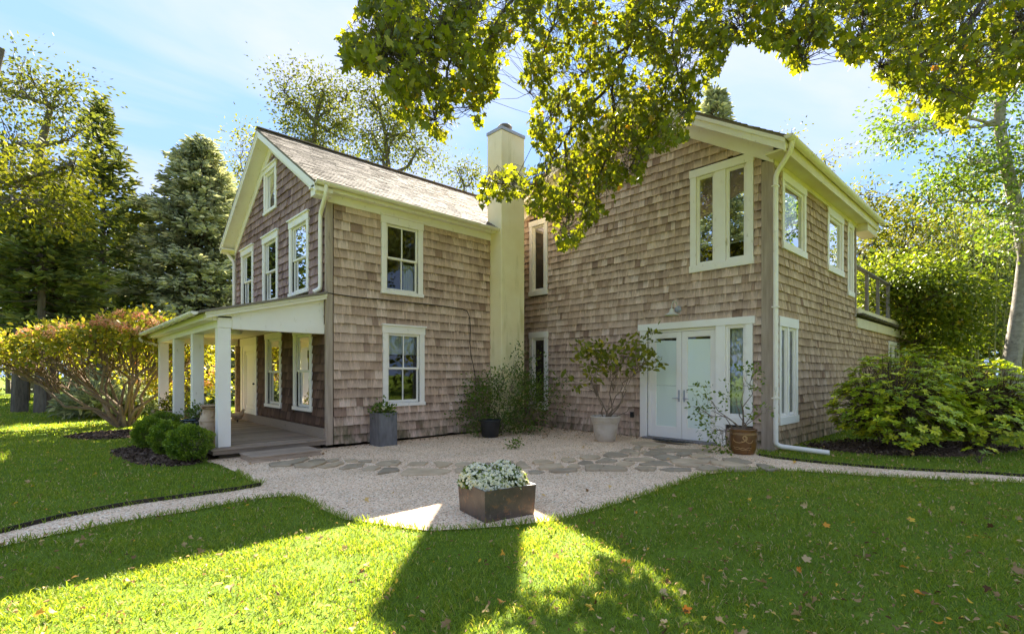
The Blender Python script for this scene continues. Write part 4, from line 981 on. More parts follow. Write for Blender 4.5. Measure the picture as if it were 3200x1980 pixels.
# ------------------------------------------------------------------ things on and around the house
# gooseneck barn lamp over the doors
pp = onU(2121, 967, uB)
lamp = thing('wall_lamp', (uB - 0.15, pp[1], pp[2]), 'small cream gooseneck barn lamp on the wing above the double doors', 'lamp')
m_ = MB(); x0 = uB - 0.022
def ring_x(m_, c, prof, sides=20):
    vs = []; fs = []
    for r, x in prof:
        for k in range(sides): vs.append((c[0] - x, c[1] + r * cos(2 * pi * k / sides), c[2] + r * sin(2 * pi * k / sides)))
    for i in range(len(prof) - 1):
        for k in range(sides): fs.append((i * sides + k, i * sides + (k + 1) % sides, (i + 1) * sides + (k + 1) % sides, (i + 1) * sides + k))
    fs.append(tuple((len(prof) - 1) * sides + k for k in range(sides)))
    m_.add(vs, fs)
ring_x(m_, (x0, pp[1], pp[2]), [(0.075, 0), (0.075, 0.012), (0.05, 0.03), (0.035, 0.05)]); m_.build('mounting_plate', 'chimney_cap', lamp, True)
m_ = MB(); arc = [(x0 - 0.05, pp[1], pp[2])] + [(x0 - 0.16 - 0.11 * cos(a), pp[1], pp[2] + 0.04 + 0.12 * sin(a)) for a in np.linspace(pi, 0, 9)] + [(x0 - 0.27, pp[1], pp[2] - 0.02)]
m_.tube(arc, 0.011, 8); m_.build('gooseneck', 'lamp_enamel', lamp, True)
m_ = MB(); m_.lathe((x0 - 0.27, pp[1], pp[2] - 0.15), [(0.145, 0.0), (0.15, 0.006), (0.13, 0.025), (0.085, 0.045), (0.06, 0.07), (0.045, 0.11), (0.042, 0.14), (0.012, 0.15)], 24, False); m_.build('lamp_shade', 'lamp_enamel', lamp, True)
# socket box
q = onU(1978, 1295, uB); m_ = MB(); pbox(m_, 'B', q[1] - 0.035, q[1] + 0.035, q[2] - 0.06, q[2] + 0.06, 0.02, 0.07); pbox(m_, 'B', q[1] - 0.04, q[1] + 0.04, q[2] + 0.06, q[2] + 0.068, 0.02, 0.08)
tag(m_.build('outlet_box', 'black_metal', None, bevel=0.004), 'dark brown weatherproof socket box low on the shingles left of the doors', 'socket')
# black cable sagging across the farmhouse wall
cab = [onV(1000 + x / 1.7786, 550 + y / 1.7786, vA - 0.05) for x, y in ((20, 644), (80, 655), (200, 672), (345, 685), (480, 700), (600, 712), (700, 724), (790, 738), (818, 750), (832, 785), (836, 850), (833, 920), (840, 1000), (852, 1050), (862, 1100), (868, 1180))]
m_ = MB(); m_.tube(cab, 0.0085, 6); tag(m_.build('cable', 'rubber_cable', None, True), 'thin black cable running across the farmhouse wall and down to the shrub', 'cable')
# door mat
c = onU(2120, 1391, uB - 0.42); 
m_ = MB(); n = 26; cx, cy_ = uB - 0.36, 5.38
m_.add([(cx + 0.24 * cos(pi * k / (n - 1) + pi / 2), cy_ + 0.46 * sin(pi * k / (n - 1) + pi / 2), 0.052) for k in range(n)] + [(cx + 0.24 * cos(pi * k / (n - 1) + pi / 2), cy_ + 0.46 * sin(pi * k / (n - 1) + pi / 2), 0.066) for k in range(n)], [tuple(range(n - 1, -1, -1)), tuple(range(n, 2 * n))] + [(k, (k + 1) % n, n + (k + 1) % n, n + k) for k in range(n)])
for k in range(9):
    a = cy_ - 0.38 + k * 0.095; L_ = 0.24 * math.sqrt(max(0, 1 - ((a - cy_) / 0.46) ** 2)); m_.box(cx - L_ + 0.01, cx - 0.01, a - 0.012, a + 0.012, 0.066, 0.076)
tag(m_.build('door_mat', 'black_metal'), 'dark half-round openwork door mat at the foot of the double doors', 'door mat')

# --- pots and planters
def at_depth(p): return CU * p[0] + SU * p[1]
def pot(name, label, c, prof, mat, soil_z, soil_r, rim=None):
    th = thing(name, c, label, 'pot')
    m_ = MB(); m_.lathe(c, prof, 36); m_.build('pot_body', mat, th, True)
    m_ = MB(); m_.lathe((c[0], c[1], c[2] + soil_z), [(soil_r, 0), (soil_r * 0.5, 0.015), (0.001, 0.02)], 24, False); m_.build('soil', 'soil', th)
    return th
p_t = G(1892, 1378); k = at_depth(p_t) / F_PX
p_t = np.array([min(p_t[0], uB - 0.36), p_t[1], 0.012])
pot('plant_pot', 'pale terracotta pot with rolled rim standing by the wing wall', p_t, [(0.195, 0), (0.215, 0.02), (0.255, 0.24), (0.275, 0.38), (0.29, 0.39), (0.285, 0.405), (0.30, 0.42), (0.31, 0.50), (0.325, 0.51), (0.325, 0.54), (0.30, 0.545), (0.285, 0.52), (0.27, 0.42)], 'terracotta_pale', 0.45, 0.275)
p_b = G(2322, 1418); p_b[2] = 0.012
bp_prof = [(0.165, 0), (0.19, 0.01), (0.215, 0.10), (0.232, 0.22), (0.238, 0.33), (0.232, 0.40), (0.240, 0.41), (0.240, 0.45), (0.235, 0.455), (0.215, 0.455), (0.205, 0.40)]
bp = pot('plant_pot', 'brown glazed jar with golden swirls and a crack beside the corner post', p_b, bp_prof, 'glaze_brown', 0.40, 0.21)
def on_pot(c, prof, ang, z, off=0.0):
    r_ = np.interp(z, [p[1] for p in prof[:7]], [p[0] for p in prof[:7]]) + off
    return (c[0] + r_ * cos(ang), c[1] + r_ * sin(ang), c[2] + z)
fa = math.atan2(-p_b[1], -p_b[0]) - 0.02       # the side of the jar turned to the viewer
sw = [[(-0.75, .29), (-.70, .25), (-.5, .225), (-.25, .22), (0.0, .235), (.2, .26), (.3, .29), (.28, .325), (.15, .345), (.05, .335), (.0, .31), (.05, .285), (.15, .27), (.3, .235), (.45, .215), (.65, .225), (.78, .27)],
      [(.12, .345), (.22, .31), (.2, .27), (.05, .245), (-.1, .25)], [(-.8, .15), (-.6, .125), (-.4, .14), (-.2, .115), (0, .13), (.2, .11), (.45, .135), (.7, .12)], [(-.75, .115), (-.5, .095), (-.25, .105), (0, .09), (.3, .10), (.6, .09)]]
m_ = MB()
for path in sw:
    xs = np.array(path); t_ = np.linspace(0, len(xs) - 1, len(xs) * 5); a_ = np.interp(t_, range(len(xs)), xs[:, 0]); z_ = np.interp(t_, range(len(xs)), xs[:, 1])
    wv = 0.006 if path is not sw[0] else 0.010
    m_.tube([on_pot(p_b, bp_prof, fa + a, z, 0.0) for a, z in zip(a_, z_)], list(wv * (0.45 + 0.55 * np.sin(np.linspace(0.15, pi - 0.15, len(a_))))), 6)
m_.build('swirl_decoration', 'glaze_gold', bp, True)
m_ = MB()
for zz_ in (0.385, 0.365): m_.tube([on_pot(p_b, bp_prof, a, zz_, 0.001) for a in np.linspace(0, 2 * pi, 40)], 0.004, 5)
m_.build('band', 'glaze_gold', bp, True)
m_ = MB(); m_.tube([on_pot(p_b, bp_prof, fa + a, z, 0.001) for a, z in ((.62, .18), (.55, .13), (.42, .09), (.40, .05), (.43, .005))], 0.004, 5); m_.build('crack', 'black_metal', bp)
# dark zinc box planter by the farmhouse
zb = G(1185.5, 1397.3); kz = at_depth(zb) / F_PX
z_w, z_d, z_h = 0.40, 0.40, (1397.3 - 1291) * kz
zp = thing('box_planter', (zb[0] + 0.2, zb[1] + 0.2, 0), 'tall square dark zinc planter against the farmhouse wall below the window', 'planter')
m_ = MB(); x0, y0 = zb[0], zb[1]
for a0, a1, b0_, b1_ in ((0, z_w, 0, 0.012), (0, z_w, z_d - 0.012, z_d), (0, 0.012, 0.0125, z_d - 0.0125), (z_w - 0.012, z_w, 0.0125, z_d - 0.0125)): m_.box(x0 + a0, x0 + a1, y0 + b0_, y0 + b1_, 0.012, z_h)
m_.build('planter_side', 'zinc', zp)
m_ = MB()
for a0, a1, b0_, b1_ in ((-0.008, z_w + 0.008, -0.008, 0.0), (-0.008, 0.0, 0.001, z_d)): m_.box(x0 + a0, x0 + a1, y0 + b0_, y0 + b1_, z_h - 0.03, z_h)
m_.build('planter_rim', 'zinc', zp)
m_ = MB(); m_.box(x0 + 0.013, x0 + z_w - 0.013, y0 + 0.013, y0 + z_d - 0.013, z_h - 0.08, z_h - 0.05); m_.build('soil', 'soil', zp)
# rusted steel planter in the foreground
fn, fl, fr_ = G(1516.7, 1638)[:2], G(1437, 1597)[:2], G(1668.5, 1609)[:2]
fb = fl + fr_ - fn; fc = (fn + fb) / 2; f_h = (1638 - 1534) * at_depth(fn) / F_PX
rp_ = thing('box_planter', (fc[0], fc[1], 0), 'low rusted steel box planter standing at the lawn edge of the courtyard', 'planter')
cor = [fn, fr_, fb, fl]
for i in range(4):
    a, b = cor[i], cor[(i + 1) % 4]; m_ = MB(); o_ = lambda p, s: fc + (p - fc) * s
    bt, tp_ = 1.0, 1.055
    m_.hexa([(*o_(a, bt), 0.008), (*o_(b, bt), 0.008), (*o_(b, bt * 0.955), 0.008), (*o_(a, bt * 0.955), 0.008), (*o_(a, tp_), f_h), (*o_(b, tp_), f_h), (*o_(b, tp_ * 0.955), f_h), (*o_(a, tp_ * 0.955), f_h)])
    m_.build('planter_side', 'rusted_steel', rp_)
m_ = MB(); m_.prism([tuple(fc + (p - fc) * 0.98) for p in cor], f_h - 0.10, f_h - 0.06); m_.build('soil', 'soil', rp_)
# black pot and buckets in the inner corner
p_k = G(1532, 1366); p_k[2] = 0.012
pot('plant_pot', 'black nursery pot half hidden under the shrub at the chimney foot', p_k, [(0.17, 0), (0.19, 0.02), (0.235, 0.36), (0.25, 0.37), (0.25, 0.40), (0.225, 0.40)], 'black_metal', 0.34, 0.22)
# on the porch
q = G(653, 1389, pz); cn = thing('milk_can', (q[0], q[1], pz), 'rusty cream milk can standing behind the front porch column', 'milk can')
cn_c = (q[0], q[1], pz)
cs_ = 0.9
m_ = MB(); m_.lathe(cn_c, [(0.135, 0.003), (0.148, 0.01), (0.15, 0.05), (0.15, 0.42), (0.158, 0.425), (0.158, 0.445), (0.15, 0.45), (0.128, 0.52), (0.10, 0.565), (0.098, 0.63), (0.125, 0.66), (0.125, 0.675), (0.09, 0.68)], 32); m_.build('can_body', 'rusty_can', cn, True)
m_ = MB(); m_.lathe(cn_c, [(0.10, 0.681), (0.15, 0.69), (0.155, 0.705), (0.10, 0.72), (0.02, 0.715)], 28); m_.build('can_lid', 'rusty_can', cn, True)
for s in (-1, 1):
    m_ = MB(); a = fa + s * 1.3; m_.tube([(cn_c[0] + r_ * cos(a), cn_c[1] + r_ * sin(a), pz + z) for r_, z in ((0.125, 0.50), (0.175, 0.52), (0.175, 0.58), (0.105, 0.60))], 0.01, 6); m_.build('handle', 'rusty_can', cn, True)
q = G(619, 1372, pz); q[2] = pz; g_c = q
pot('plant_pot', 'round dark green glazed pot on the porch behind the milk can', q, [(0.16, 0), (0.18, 0.02), (0.25, 0.16), (0.275, 0.28), (0.265, 0.37), (0.29, 0.385), (0.30, 0.40), (0.29, 0.41), (0.25, 0.40), (0.24, 0.34)], 'glaze_dark', 0.36, 0.245)
q = G(545, 1331, pz); q[2] = pz; b_c = q
pot('plant_pot', 'wide tan terracotta bowl pot between the far porch columns', q, [(0.22, 0), (0.24, 0.02), (0.36, 0.18), (0.42, 0.34), (0.45, 0.36), (0.46, 0.39), (0.44, 0.40), (0.40, 0.38)], 'terracotta_tan', 0.35, 0.40)
q = G(742, 1318, pz); hn = thing('porch_ornament', (q[0], q[1], pz), 'small rust brown animal figure on the porch floor beside the door', 'ornament')
m_ = MB(); m_.tube([(q[0] + x, q[1], pz + z) for x, z in ((-0.20, 0.27), (-0.14, 0.20), (-0.05, 0.15), (0.04, 0.15), (0.10, 0.20), (0.13, 0.29), (0.15, 0.33))], [0.02, 0.06, 0.10, 0.10, 0.065, 0.04, 0.015], 12); m_.build('body', 'rusty_can', hn, True)
for s in (-0.04, 0.04):
    m_ = MB(); m_.tube([(q[0], q[1] + s, pz + 0.08), (q[0], q[1] + s, pz + 0.004)], 0.01, 6); m_.build('leg', 'black_metal', hn)
m_ = MB(); m_.tube([(q[0] + 0.15, q[1], pz + 0.32), (q[0] + 0.20, q[1], pz + 0.31)], [0.02, 0.003], 6); m_.build('beak', 'glaze_gold', hn)

# --- utility wires
def wire(a, b, sag, label, r=0.011):
    a, b = np.array(a, float), np.array(b, float); t_ = np.linspace(0, 1, 14)[:, None]; p = a + (b - a) * t_; p[:, 2] -= sag * 4 * (t_ * (1 - t_))[:, 0]
    m_ = MB(); m_.tube(p, r, 5); tag(m_.build('overhead_wire', 'rubber_cable', None, True), label, 'wire')
wire(CPY(-400, 965, 20), (5.2, 16.0, 3.4), 0.25, 'upper dark overhead wire crossing the woods left of the farmhouse')
wire(CPY(-400, 985, 20), (5.3, 16.0, 3.1), 0.30, 'lower dark overhead wire crossing the woods left of the farmhouse')
wire(CPY(3400, 735, 15), (23.1, 3.6, 3.05), 0.2, 'upper pale overhead wire reaching the roof deck from the right')
wire(CPY(3400, 775, 15), (23.1, 3.6, 2.8), 0.25, 'lower pale overhead wire reaching the roof deck from the right')

# ------------------------------------------------------------------ plants
def shrub(name, label, base, stems, clumps, mat, bark, leaf, nl, spread, tmpl=T_OVAL, whorl=False, cat='shrub', group=None, r0=0.02, twig=0.004, tb=0.0, droop=0.1, up=0.8):
    """stems: tips of the main stems; clumps: centres of leaf clumps"""
    th = thing(name, base, label, cat, group); b = np.array(base, float)
    mb = MB(); st = [np.array(s, float) for s in stems]
    for s in st:
        b2 = b + rng.normal(size=3) * [r0 * 2.5, r0 * 2.5, 0]
        mb.tube(crooked(b2, s, 6, 0.06, 0.03), list(np.linspace(r0, r0 * 0.35, 6)), 6)
    P, A, Nn, TV = [], [], [], []
    cl_ = np.array(clumps, float); S = np.array(st)
    for q in cl_:
        h = S[int(np.argmin(np.linalg.norm(S - q, axis=1)))]
        h = b + (h - b) * rng.uniform(0.55, 1.0)
        mb.tube(crooked(h, q, 4, 0.08), [r0 * 0.35, r0 * 0.25, twig, twig * 0.7], 4, False)
        m_ = max(3, int(nl * rng.uniform(0.6, 1.4)))
        out = norm(q - b)
        if whorl:
            a = np.linspace(0, 2 * pi, m_, endpoint=False) + rng.random()
            u = norm(out + [0, 0, up] + rng.normal(size=3) * 0.25); s = norm(np.cross(u, [0.3, 0.5, 0.1])); t_ = np.cross(u, s)
            ax = np.cos(a)[:, None] * s + np.sin(a)[:, None] * t_ + u * rng.uniform(-0.05, 0.55, (m_, 1))
            P.append(q + ax * 0.01); A.append(ax); Nn.append(np.tile(u, (m_, 1)) + rng.normal(size=(m_, 3)) * 0.2)
            base_t = rng.normal(0.5, 0.24); tv = np.clip(rng.normal(base_t, 0.1, m_), 0, 0.88); tv[rng.random(m_) < 0.045] = 0.97
            TV.append(tv)
        else:
            off = rng.normal(size=(m_, 3)) * spread
            P.append(q + off); A.append(norm(off + out * spread * 0.8 + rng.normal(size=(m_, 3)) * spread * 0.6) - [0, 0, droop]); Nn.append(rdir(m_, up)); TV.append(np.clip(rng.normal(rng.uniform(0.3, 0.65) + tb, 0.17, m_), 0, 1))
    P, A, Nn, TV = map(np.concatenate, (P, A, Nn, TV))
    mb.build('stems', bark, th, smooth=True)
    leaves('foliage', P, A, Nn, leaf * rng.uniform(0.65, 1.25, len(P)), tmpl, mat, th, TV)
    return th
def dome(c, rad, n, shell=0.5, zmin=-1.0):
    d = rdir(n * 2); d = d[d[:, 2] > zmin][:n]
    return np.array(c) + d * np.array(rad) * (shell + (1 - shell) * rng.random((len(d), 1)) ** 0.6)

# hydrangea tree at the porch end
dh = 13.8; hb = CP(385, dh)
def H_(px, py, dd=0.0): return CPY(px, py, dh + dd)
hs = [H_(x, y, d) for x, y, d in ((30, 1150, -.4), (90, 1130, .3), (150, 1110, -.7), (210, 1130, .6), (250, 1080, 0), (300, 1060, -.7), (330, 1030, .3), (370, 1050, 0), (420, 1040, -.6), (440, 1020, .5), (480, 1060, .2), (510, 1090, -.3), (560, 1070, .5), (200, 1170, -.9), (330, 1120, .8), (620, 1090, .6))]
hc = np.concatenate([dome(H_(90, 1110), (1.15, 1.3, 0.40), 95, 0.75, -0.1), dome(H_(270, 1085), (1.3, 1.3, 0.45), 110, 0.75, -0.1), dome(H_(440, 1065), (1.0, 1.2, 0.6), 110, 0.75, -0.15), dome(H_(600, 1090, .5), (1.1, 0.9, 0.6), 60, 0.4, -0.4)])
hyd = shrub('hydrangea_tree', 'wide hydrangea with bare forked stems and faded pink blooms beside the porch', hb, hs, hc, 'leaf_hydrangea', 'cane_tan', 0.13, 22, 0.17, T_OVAL, r0=0.05, twig=0.007, droop=0.35, tb=0.05)
bl_meshes = []
for k in range(3):
    n = 150; d = rdir(n, 0.3); r_ = np.array([0.10, 0.10, 0.085]) * rng.uniform(0.75, 1.0, (n, 1))
    o = leaves('bloom', d * r_, rdir(n), d, rng.uniform(0.03, 0.045, n), T_DIA, 'hydrangea_bloom', None, np.clip(rng.normal(0.3 + 0.2 * k, 0.2, n), 0, 1)); bl_meshes.append(o.data); bpy.data.objects.remove(o)
bpos = hc[rng.choice(len(hc), 120, replace=False)]; bpos = bpos[np.argsort(-(bpos[:, 2] + rng.normal(size=len(bpos)) * 0.15))][:70]
for q in bpos:
    o = bpy.data.objects.new('bloom', bl_meshes[rng.integers(3)]); C.objects.link(o); o.parent = hyd
    o.location = Vector((q + [-0.12, -0.12, 0.16]).tolist()) - hyd.location; o.rotation_euler = (rng.normal() * 0.4, rng.normal() * 0.4, rng.random() * 6); s = rng.uniform(1.1, 1.7); o.scale = (s, s, s * 0.85)
# a second hydrangea seen through the porch
h2 = np.array([3.2, 19.5, 0]); c2 = dome(h2 + [0, 0, 1.5], (1.6, 1.0, 0.9), 90, 0.4)
hy2 = shrub('hydrangea_shrub', 'yellowing hydrangea with pink blooms seen between the porch columns', h2, [h2 + [x, y, 1.4] for x, y in ((-.9, 0), (-.4, .3), (0, -.3), (.5, .2), (.9, -.1))], c2, 'leaf_hydrangea', 'cane_tan', 0.13, 24, 0.18, T_OVAL, r0=0.03, tb=0.15)
for q in c2[rng.choice(len(c2), 22, replace=False)]:
    o = bpy.data.objects.new('bloom', bl_meshes[rng.integers(3)]); C.objects.link(o); o.parent = hy2; o.location = Vector((q + [0, 0, 0.1]).tolist()) - hy2.location; o.rotation_euler = (0, 0, rng.random() * 6)

# round boxwoods by the porch
def boxwood(label, px, py0, py1, wpx):
    c = G(px, py1); k = at_depth(c) / F_PX; r_ = wpx * k / 2; hgt = (py1 - py0) * k
    c = c + np.array([CU, SU, 0]) * r_ * 0.75
    b = np.array([c[0], c[1], 0.02]); n = 7000
    th = thing('boxwood_shrub', b, label, 'shrub', 'clipped boxwoods beside the porch')
    mb = MB()
    for _ in range(10):
        d = rdir(1, 0.8)[0]; mb.tube(crooked(b, b + [d[0] * r_ * .7, d[1] * r_ * .7, hgt * 0.6], 5, 0.06), list(np.linspace(0.015, 0.004, 5)), 5, False)
    mb.build('stems', 'bark_brown', th)
    d = rdir(n); d[:, 2] *= 1.0
    lump = 1 + 0.09 * np.sin(d[:, 0] * 7 + px) * np.sin(d[:, 1] * 6 + 2) + 0.07 * np.sin(d[:, 2] * 9 + d[:, 0] * 5)
    rad = lump * (0.70 + 0.32 * rng.random(n) ** 0.5)
    P = np.stack([b[0] + d[:, 0] * r_ * rad, b[1] + d[:, 1] * r_ * rad, 0.06 + hgt * 0.5 + d[:, 2] * hgt * 0.5 * rad], 1); P[:, 2] = np.maximum(P[:, 2], 0.03)
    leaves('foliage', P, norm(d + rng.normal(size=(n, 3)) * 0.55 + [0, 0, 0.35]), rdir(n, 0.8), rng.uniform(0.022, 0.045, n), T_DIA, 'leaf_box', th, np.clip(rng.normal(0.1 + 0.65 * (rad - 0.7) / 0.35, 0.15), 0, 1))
boxwood('front round boxwood nearest the porch deck corner', 560, 1347, 1454, 128)
boxwood('second round boxwood, just behind the front one', 500, 1332, 1434, 104)
boxwood('third round boxwood, left of the others', 447, 1319, 1414, 98)
boxwood('rearmost boxwood against the porch, partly hidden by the others', 480, 1300, 1380, 110)

# chrysanthemums in the rusted planter
ch_c = np.array([fc[0], fc[1], f_h - 0.06]); mum = thing('chrysanthemum_plant', ch_c, 'dense mound of white chrysanthemums filling the rusted steel planter', 'flowers')
kq = at_depth(fc) / F_PX
lobes = [(CPY(1495, 1490, at_depth(fc) + 0.02), 0.21, 0.23), (CPY(1570, 1480, at_depth(fc) + 0.15), 0.19, 0.24), (CPY(1590, 1490, at_depth(fc) - 0.02), 0.20, 0.22), (CPY(1540, 1500, at_depth(fc) - 0.10), 0.19, 0.17)]
P, A = [], []
for c, r_, hh in lobes:
    c = np.array([c[0], c[1], f_h - 0.04]); n = 1100; d = rdir(n); d[:, 2] = np.abs(d[:, 2]); P.append(c + d * [r_, r_, hh] * (0.55 + 0.42 * rng.random((n, 1)))); A.append(norm(d + rng.normal(size=(n, 3)) * 0.6))
P, A = np.concatenate(P), np.concatenate(A)
leaves('foliage', P, A, rdir(len(P), 0.8), rng.uniform(0.03, 0.05, len(P)), T_OVAL, 'leaf_green', mum)
fm = []
for k, (np_, rr) in enumerate(((13, 0.021), (11, 0.017), (0, 0.009))):
    m_ = MB()
    if np_:
        for ring in (0, 1):
            for i in range(np_):
                a = 2 * pi * (i + 0.5 * ring) / np_; L = rr * (1 - 0.25 * ring); w_ = 0.22
                m_.add([(0, 0, 0.002 + 0.002 * ring), (L * 0.7 * cos(a - w_), L * 0.7 * sin(a - w_), 0.004 + 0.003 * ring), (L * cos(a), L * sin(a), 0.001 + 0.004 * ring), (L * 0.7 * cos(a + w_), L * 0.7 * sin(a + w_), 0.004 + 0.003 * ring)], [(0, 1, 2, 3)], [(rng.random(), 0, 0)] * 4)
        m_.lathe((0, 0, 0.003), [(rr * 0.26, 0), (rr * 0.2, 0.003), (0.0005, 0.004)], 8, False)
    else:
        m_.lathe((0, 0, -0.006), [(0.002, 0), (rr * 0.8, 0.005), (rr * 0.85, 0.010), (rr * 0.4, 0.016), (0.0005, 0.018)], 8)
    o = m_.build('flower' if np_ else 'bud', 'petal_white', None, use_tint=True)
    if np_:
        o.data.materials.append(MAT['flower_eye']); o.data.polygons.foreach_set('material_index', np.array([0] * (2 * np_) + [1] * (len(o.data.polygons) - 2 * np_), dtype=np.int32))
    else: o.data.materials[0] = MAT['petal_white']
    fm.append(o.data); bpy.data.objects.remove(o)
cnt = 0
for i in range(1200):
    c, r_, hh = lobes[i % 4]; c = np.array([c[0], c[1], f_h - 0.04]); d = rdir(1)[0]; d[2] = abs(d[2]) * 1.15 + 0.08; d = norm(d)
    q = c + d * [r_, r_, hh] * rng.uniform(0.94, 1.03)
    if any((((q - np.array([l[0][0], l[0][1], f_h - 0.04])) / [l[1], l[1], l[2]]) ** 2).sum() < 0.74 for l in lobes): continue
    bud = rng.random() < 0.33; me = fm[2] if bud else fm[rng.integers(2)]
    o = bpy.data.objects.new('bud' if bud else 'flower', me); C.objects.link(o); o.parent = mum; o.location = Vector(q.tolist()) - mum.location
    o.rotation_euler = Vector((d + rng.normal(size=3) * 0.15).tolist()).to_track_quat('Z', 'Y').to_euler(); s = rng.uniform(1.3, 2.0); o.scale = (s, s, s); cnt += 1
    if cnt >= 290: break
FP, FA = [], []
for c, r_, hh in lobes:
    c = np.array([c[0], c[1], f_h - 0.04]); d = rdir(420); d[:, 2] = np.abs(d[:, 2]) + 0.05; d = norm(d); q = c + d * [r_, r_, hh] * rng.uniform(0.92, 1.02, (420, 1))
    ok = np.all([(((q - np.array([l[0][0], l[0][1], f_h - 0.04])) / [l[1], l[1], l[2]]) ** 2).sum(1) > 0.74 for l in lobes], axis=0); FP.append(q[ok]); FA.append(d[ok])
FP, FA = np.concatenate(FP), np.concatenate(FA)
o = leaves('flower_mass', FP, rdir(len(FP)), FA + rng.normal(size=FA.shape) * 0.2, rng.uniform(0.018, 0.045, len(FP)), T_DISC, 'petal_white', mum); o['kind'] = 'stuff'
# potted shrub in the terracotta pot
b = p_t + [0, 0, 0.45]; dt = at_depth(p_t)
def T_(px, py, dd=0.0): return CPY(1600 + px / 2.6075, 900 + py / 2.6075, dt + dd)
tips = [T_(x, y, d) for x, y, d in ((690, 820, .1), (640, 760, 0), (900, 780, -.1), (960, 700, .05), (1080, 580, -.1), (1000, 970, .1), (800, 900, .0), (860, 700, .1), (720, 1040, -.1))]
cls = [T_(x, y, rng.uniform(-0.3, 0.25)) for x, y in ((560, 500), (600, 530), (640, 580), (690, 460), (700, 540), (740, 500), (740, 600), (650, 700), (690, 620), (800, 470), (820, 560), (790, 620), (880, 480), (920, 440), (920, 560), (980, 430), (1000, 500), (1040, 420), (1080, 520), (1100, 600), (1140, 560), (1170, 530), (1130, 640), (1060, 640), (980, 620), (900, 640), (850, 660), (1150, 370), (1130, 420), (490, 770), (400, 760), (520, 780), (750, 700), (640, 720), (1180, 600), (560, 560), (840, 590), (770, 560), (620, 640), (680, 520), (720, 570), (760, 640), (870, 530), (950, 490), (1030, 560), (1090, 470), (1010, 600), (930, 610), (590, 590), (660, 500))]
shrub('potted_shrub', 'leggy shrub with bronze green leaves growing in the pale terracotta pot', b, tips, cls, 'leaf_hydrangea', 'cane_tan', 0.135, 11, 0.075, T_OVAL, r0=0.017, twig=0.003, tb=-0.15)
# shrub in the brown jar
b = p_b + [0, 0, 0.40]; dt = at_depth(p_b)
tips = [T_(x, y, d) for x, y, d in ((1560, 860, .1), (1480, 960, -.1), (1640, 1000, .1), (1830, 900, 0), (1890, 760, .1), (1960, 700, 0), (1960, 1000, .1), (2040, 1000, -.1), (1650, 1150, -.15))]
cls = [T_(x, y, rng.uniform(-0.2, 0.2)) for x, y in ((1470, 840), (1520, 830), (1600, 830), (1560, 870), (1460, 960), (1500, 980), (1560, 950), (1640, 940), (1480, 1030), (1540, 1040), (1600, 1040), (1700, 990), (1760, 900), (1720, 850), (1830, 830), (1850, 660), (1900, 650), (1950, 660), (2000, 650), (1970, 700), (1740, 750), (2020, 790), (1970, 820), (1960, 980), (2030, 970), (2080, 980), (1990, 1010), (1920, 1060), (1600, 1100), (1560, 1110), (1620, 1160), (1580, 1170), (1600, 1220), (1650, 1210), (1620, 1280), (1700, 1250), (1680, 1300), (1740, 1290), (1710, 1200), (1660, 1100), (1740, 1330), (1690, 1330), (1760, 1250))]
shrub('potted_shrub', 'thin twiggy shrub with small leaves growing in the brown glazed jar', b, tips, cls, 'leaf_green', 'cane_tan', 0.07, 11, 0.06, T_OVAL, r0=0.012, twig=0.0025, tb=0.1)
# shrub at the chimney foot
b = G(1560, 1352); b[2] = 0.01; dt = at_depth(b)
def K_(px, py, dd=0.0): return CPY(px, py, dt + dd)
tips = [K_(x, y, d) for x, y, d in ((1440, 1230, -.3), (1480, 1180, .0), (1530, 1130, .1), (1570, 1150, -.2), (1620, 1120, .1), (1660, 1180, -.2), (1700, 1200, .1), (1460, 1290, -.5), (1690, 1290, -.4), (1600, 1200, -.4), (1740, 1230, -.1))]
cls = np.concatenate([dome(K_(1530, 1250), (0.95, 0.75, 0.62), 95, 0.3), dome(K_(1590, 1230), (0.85, 0.75, 0.78), 85, 0.3), dome(K_(1660, 1260), (0.75, 0.6, 0.75), 55, 0.3), dome(K_(1450, 1270, -.2), (0.6, 0.6, 0.6), 35, 0.3), dome(K_(1560, 1330, -.4), (1.0, 0.4, 0.25), 40, 0.3)])
extra = [K_(x, y) for x, y in ((1545, 1045), (1548, 1090), (1555, 1110), (1625, 1085), (1615, 1110), (1632, 1120), (1680, 1120), (1700, 1110), (1700, 1150), (1760, 1240), (1740, 1210), (1755, 1180), (1470, 1130), (1480, 1150), (1390, 1255), (1400, 1290), (1765, 1265))]
cls = np.concatenate([cls, np.array(extra)]); cls = cls[(cls[:, 2] > 0.1) & ~((cls[:, 0] > 8.15) & (cls[:, 1] > 9.08) & (cls[:, 0] < 9.15)) & (cls[:, 1] < vA - 0.05 + 5 * (cls[:, 0] > 9.1)) & (cls[:, 0] < uB - 0.06)]
shrub('rambling_shrub', 'sprawling small leaved shrub growing at the foot of the chimney', b, tips, cls, 'leaf_green', 'cane_tan', 0.06, 30, 0.11, T_OVAL, r0=0.014, twig=0.003, tb=-0.08)
sp0 = G(1610, 1402); shrub('weed_tuft', 'small leafy weed sprouting from the gravel in front of the chimney shrub', [sp0[0], sp0[1], 0.01], [sp0 + [0.05, 0, 0.12], sp0 + [-0.08, 0.05, 0.1]], dome([sp0[0], sp0[1], 0.08], (0.17, 0.14, 0.09), 14, 0.3, -0.3), 'leaf_green', 'cane_tan', 0.05, 9, 0.04, T_OVAL, cat='weed', r0=0.005)
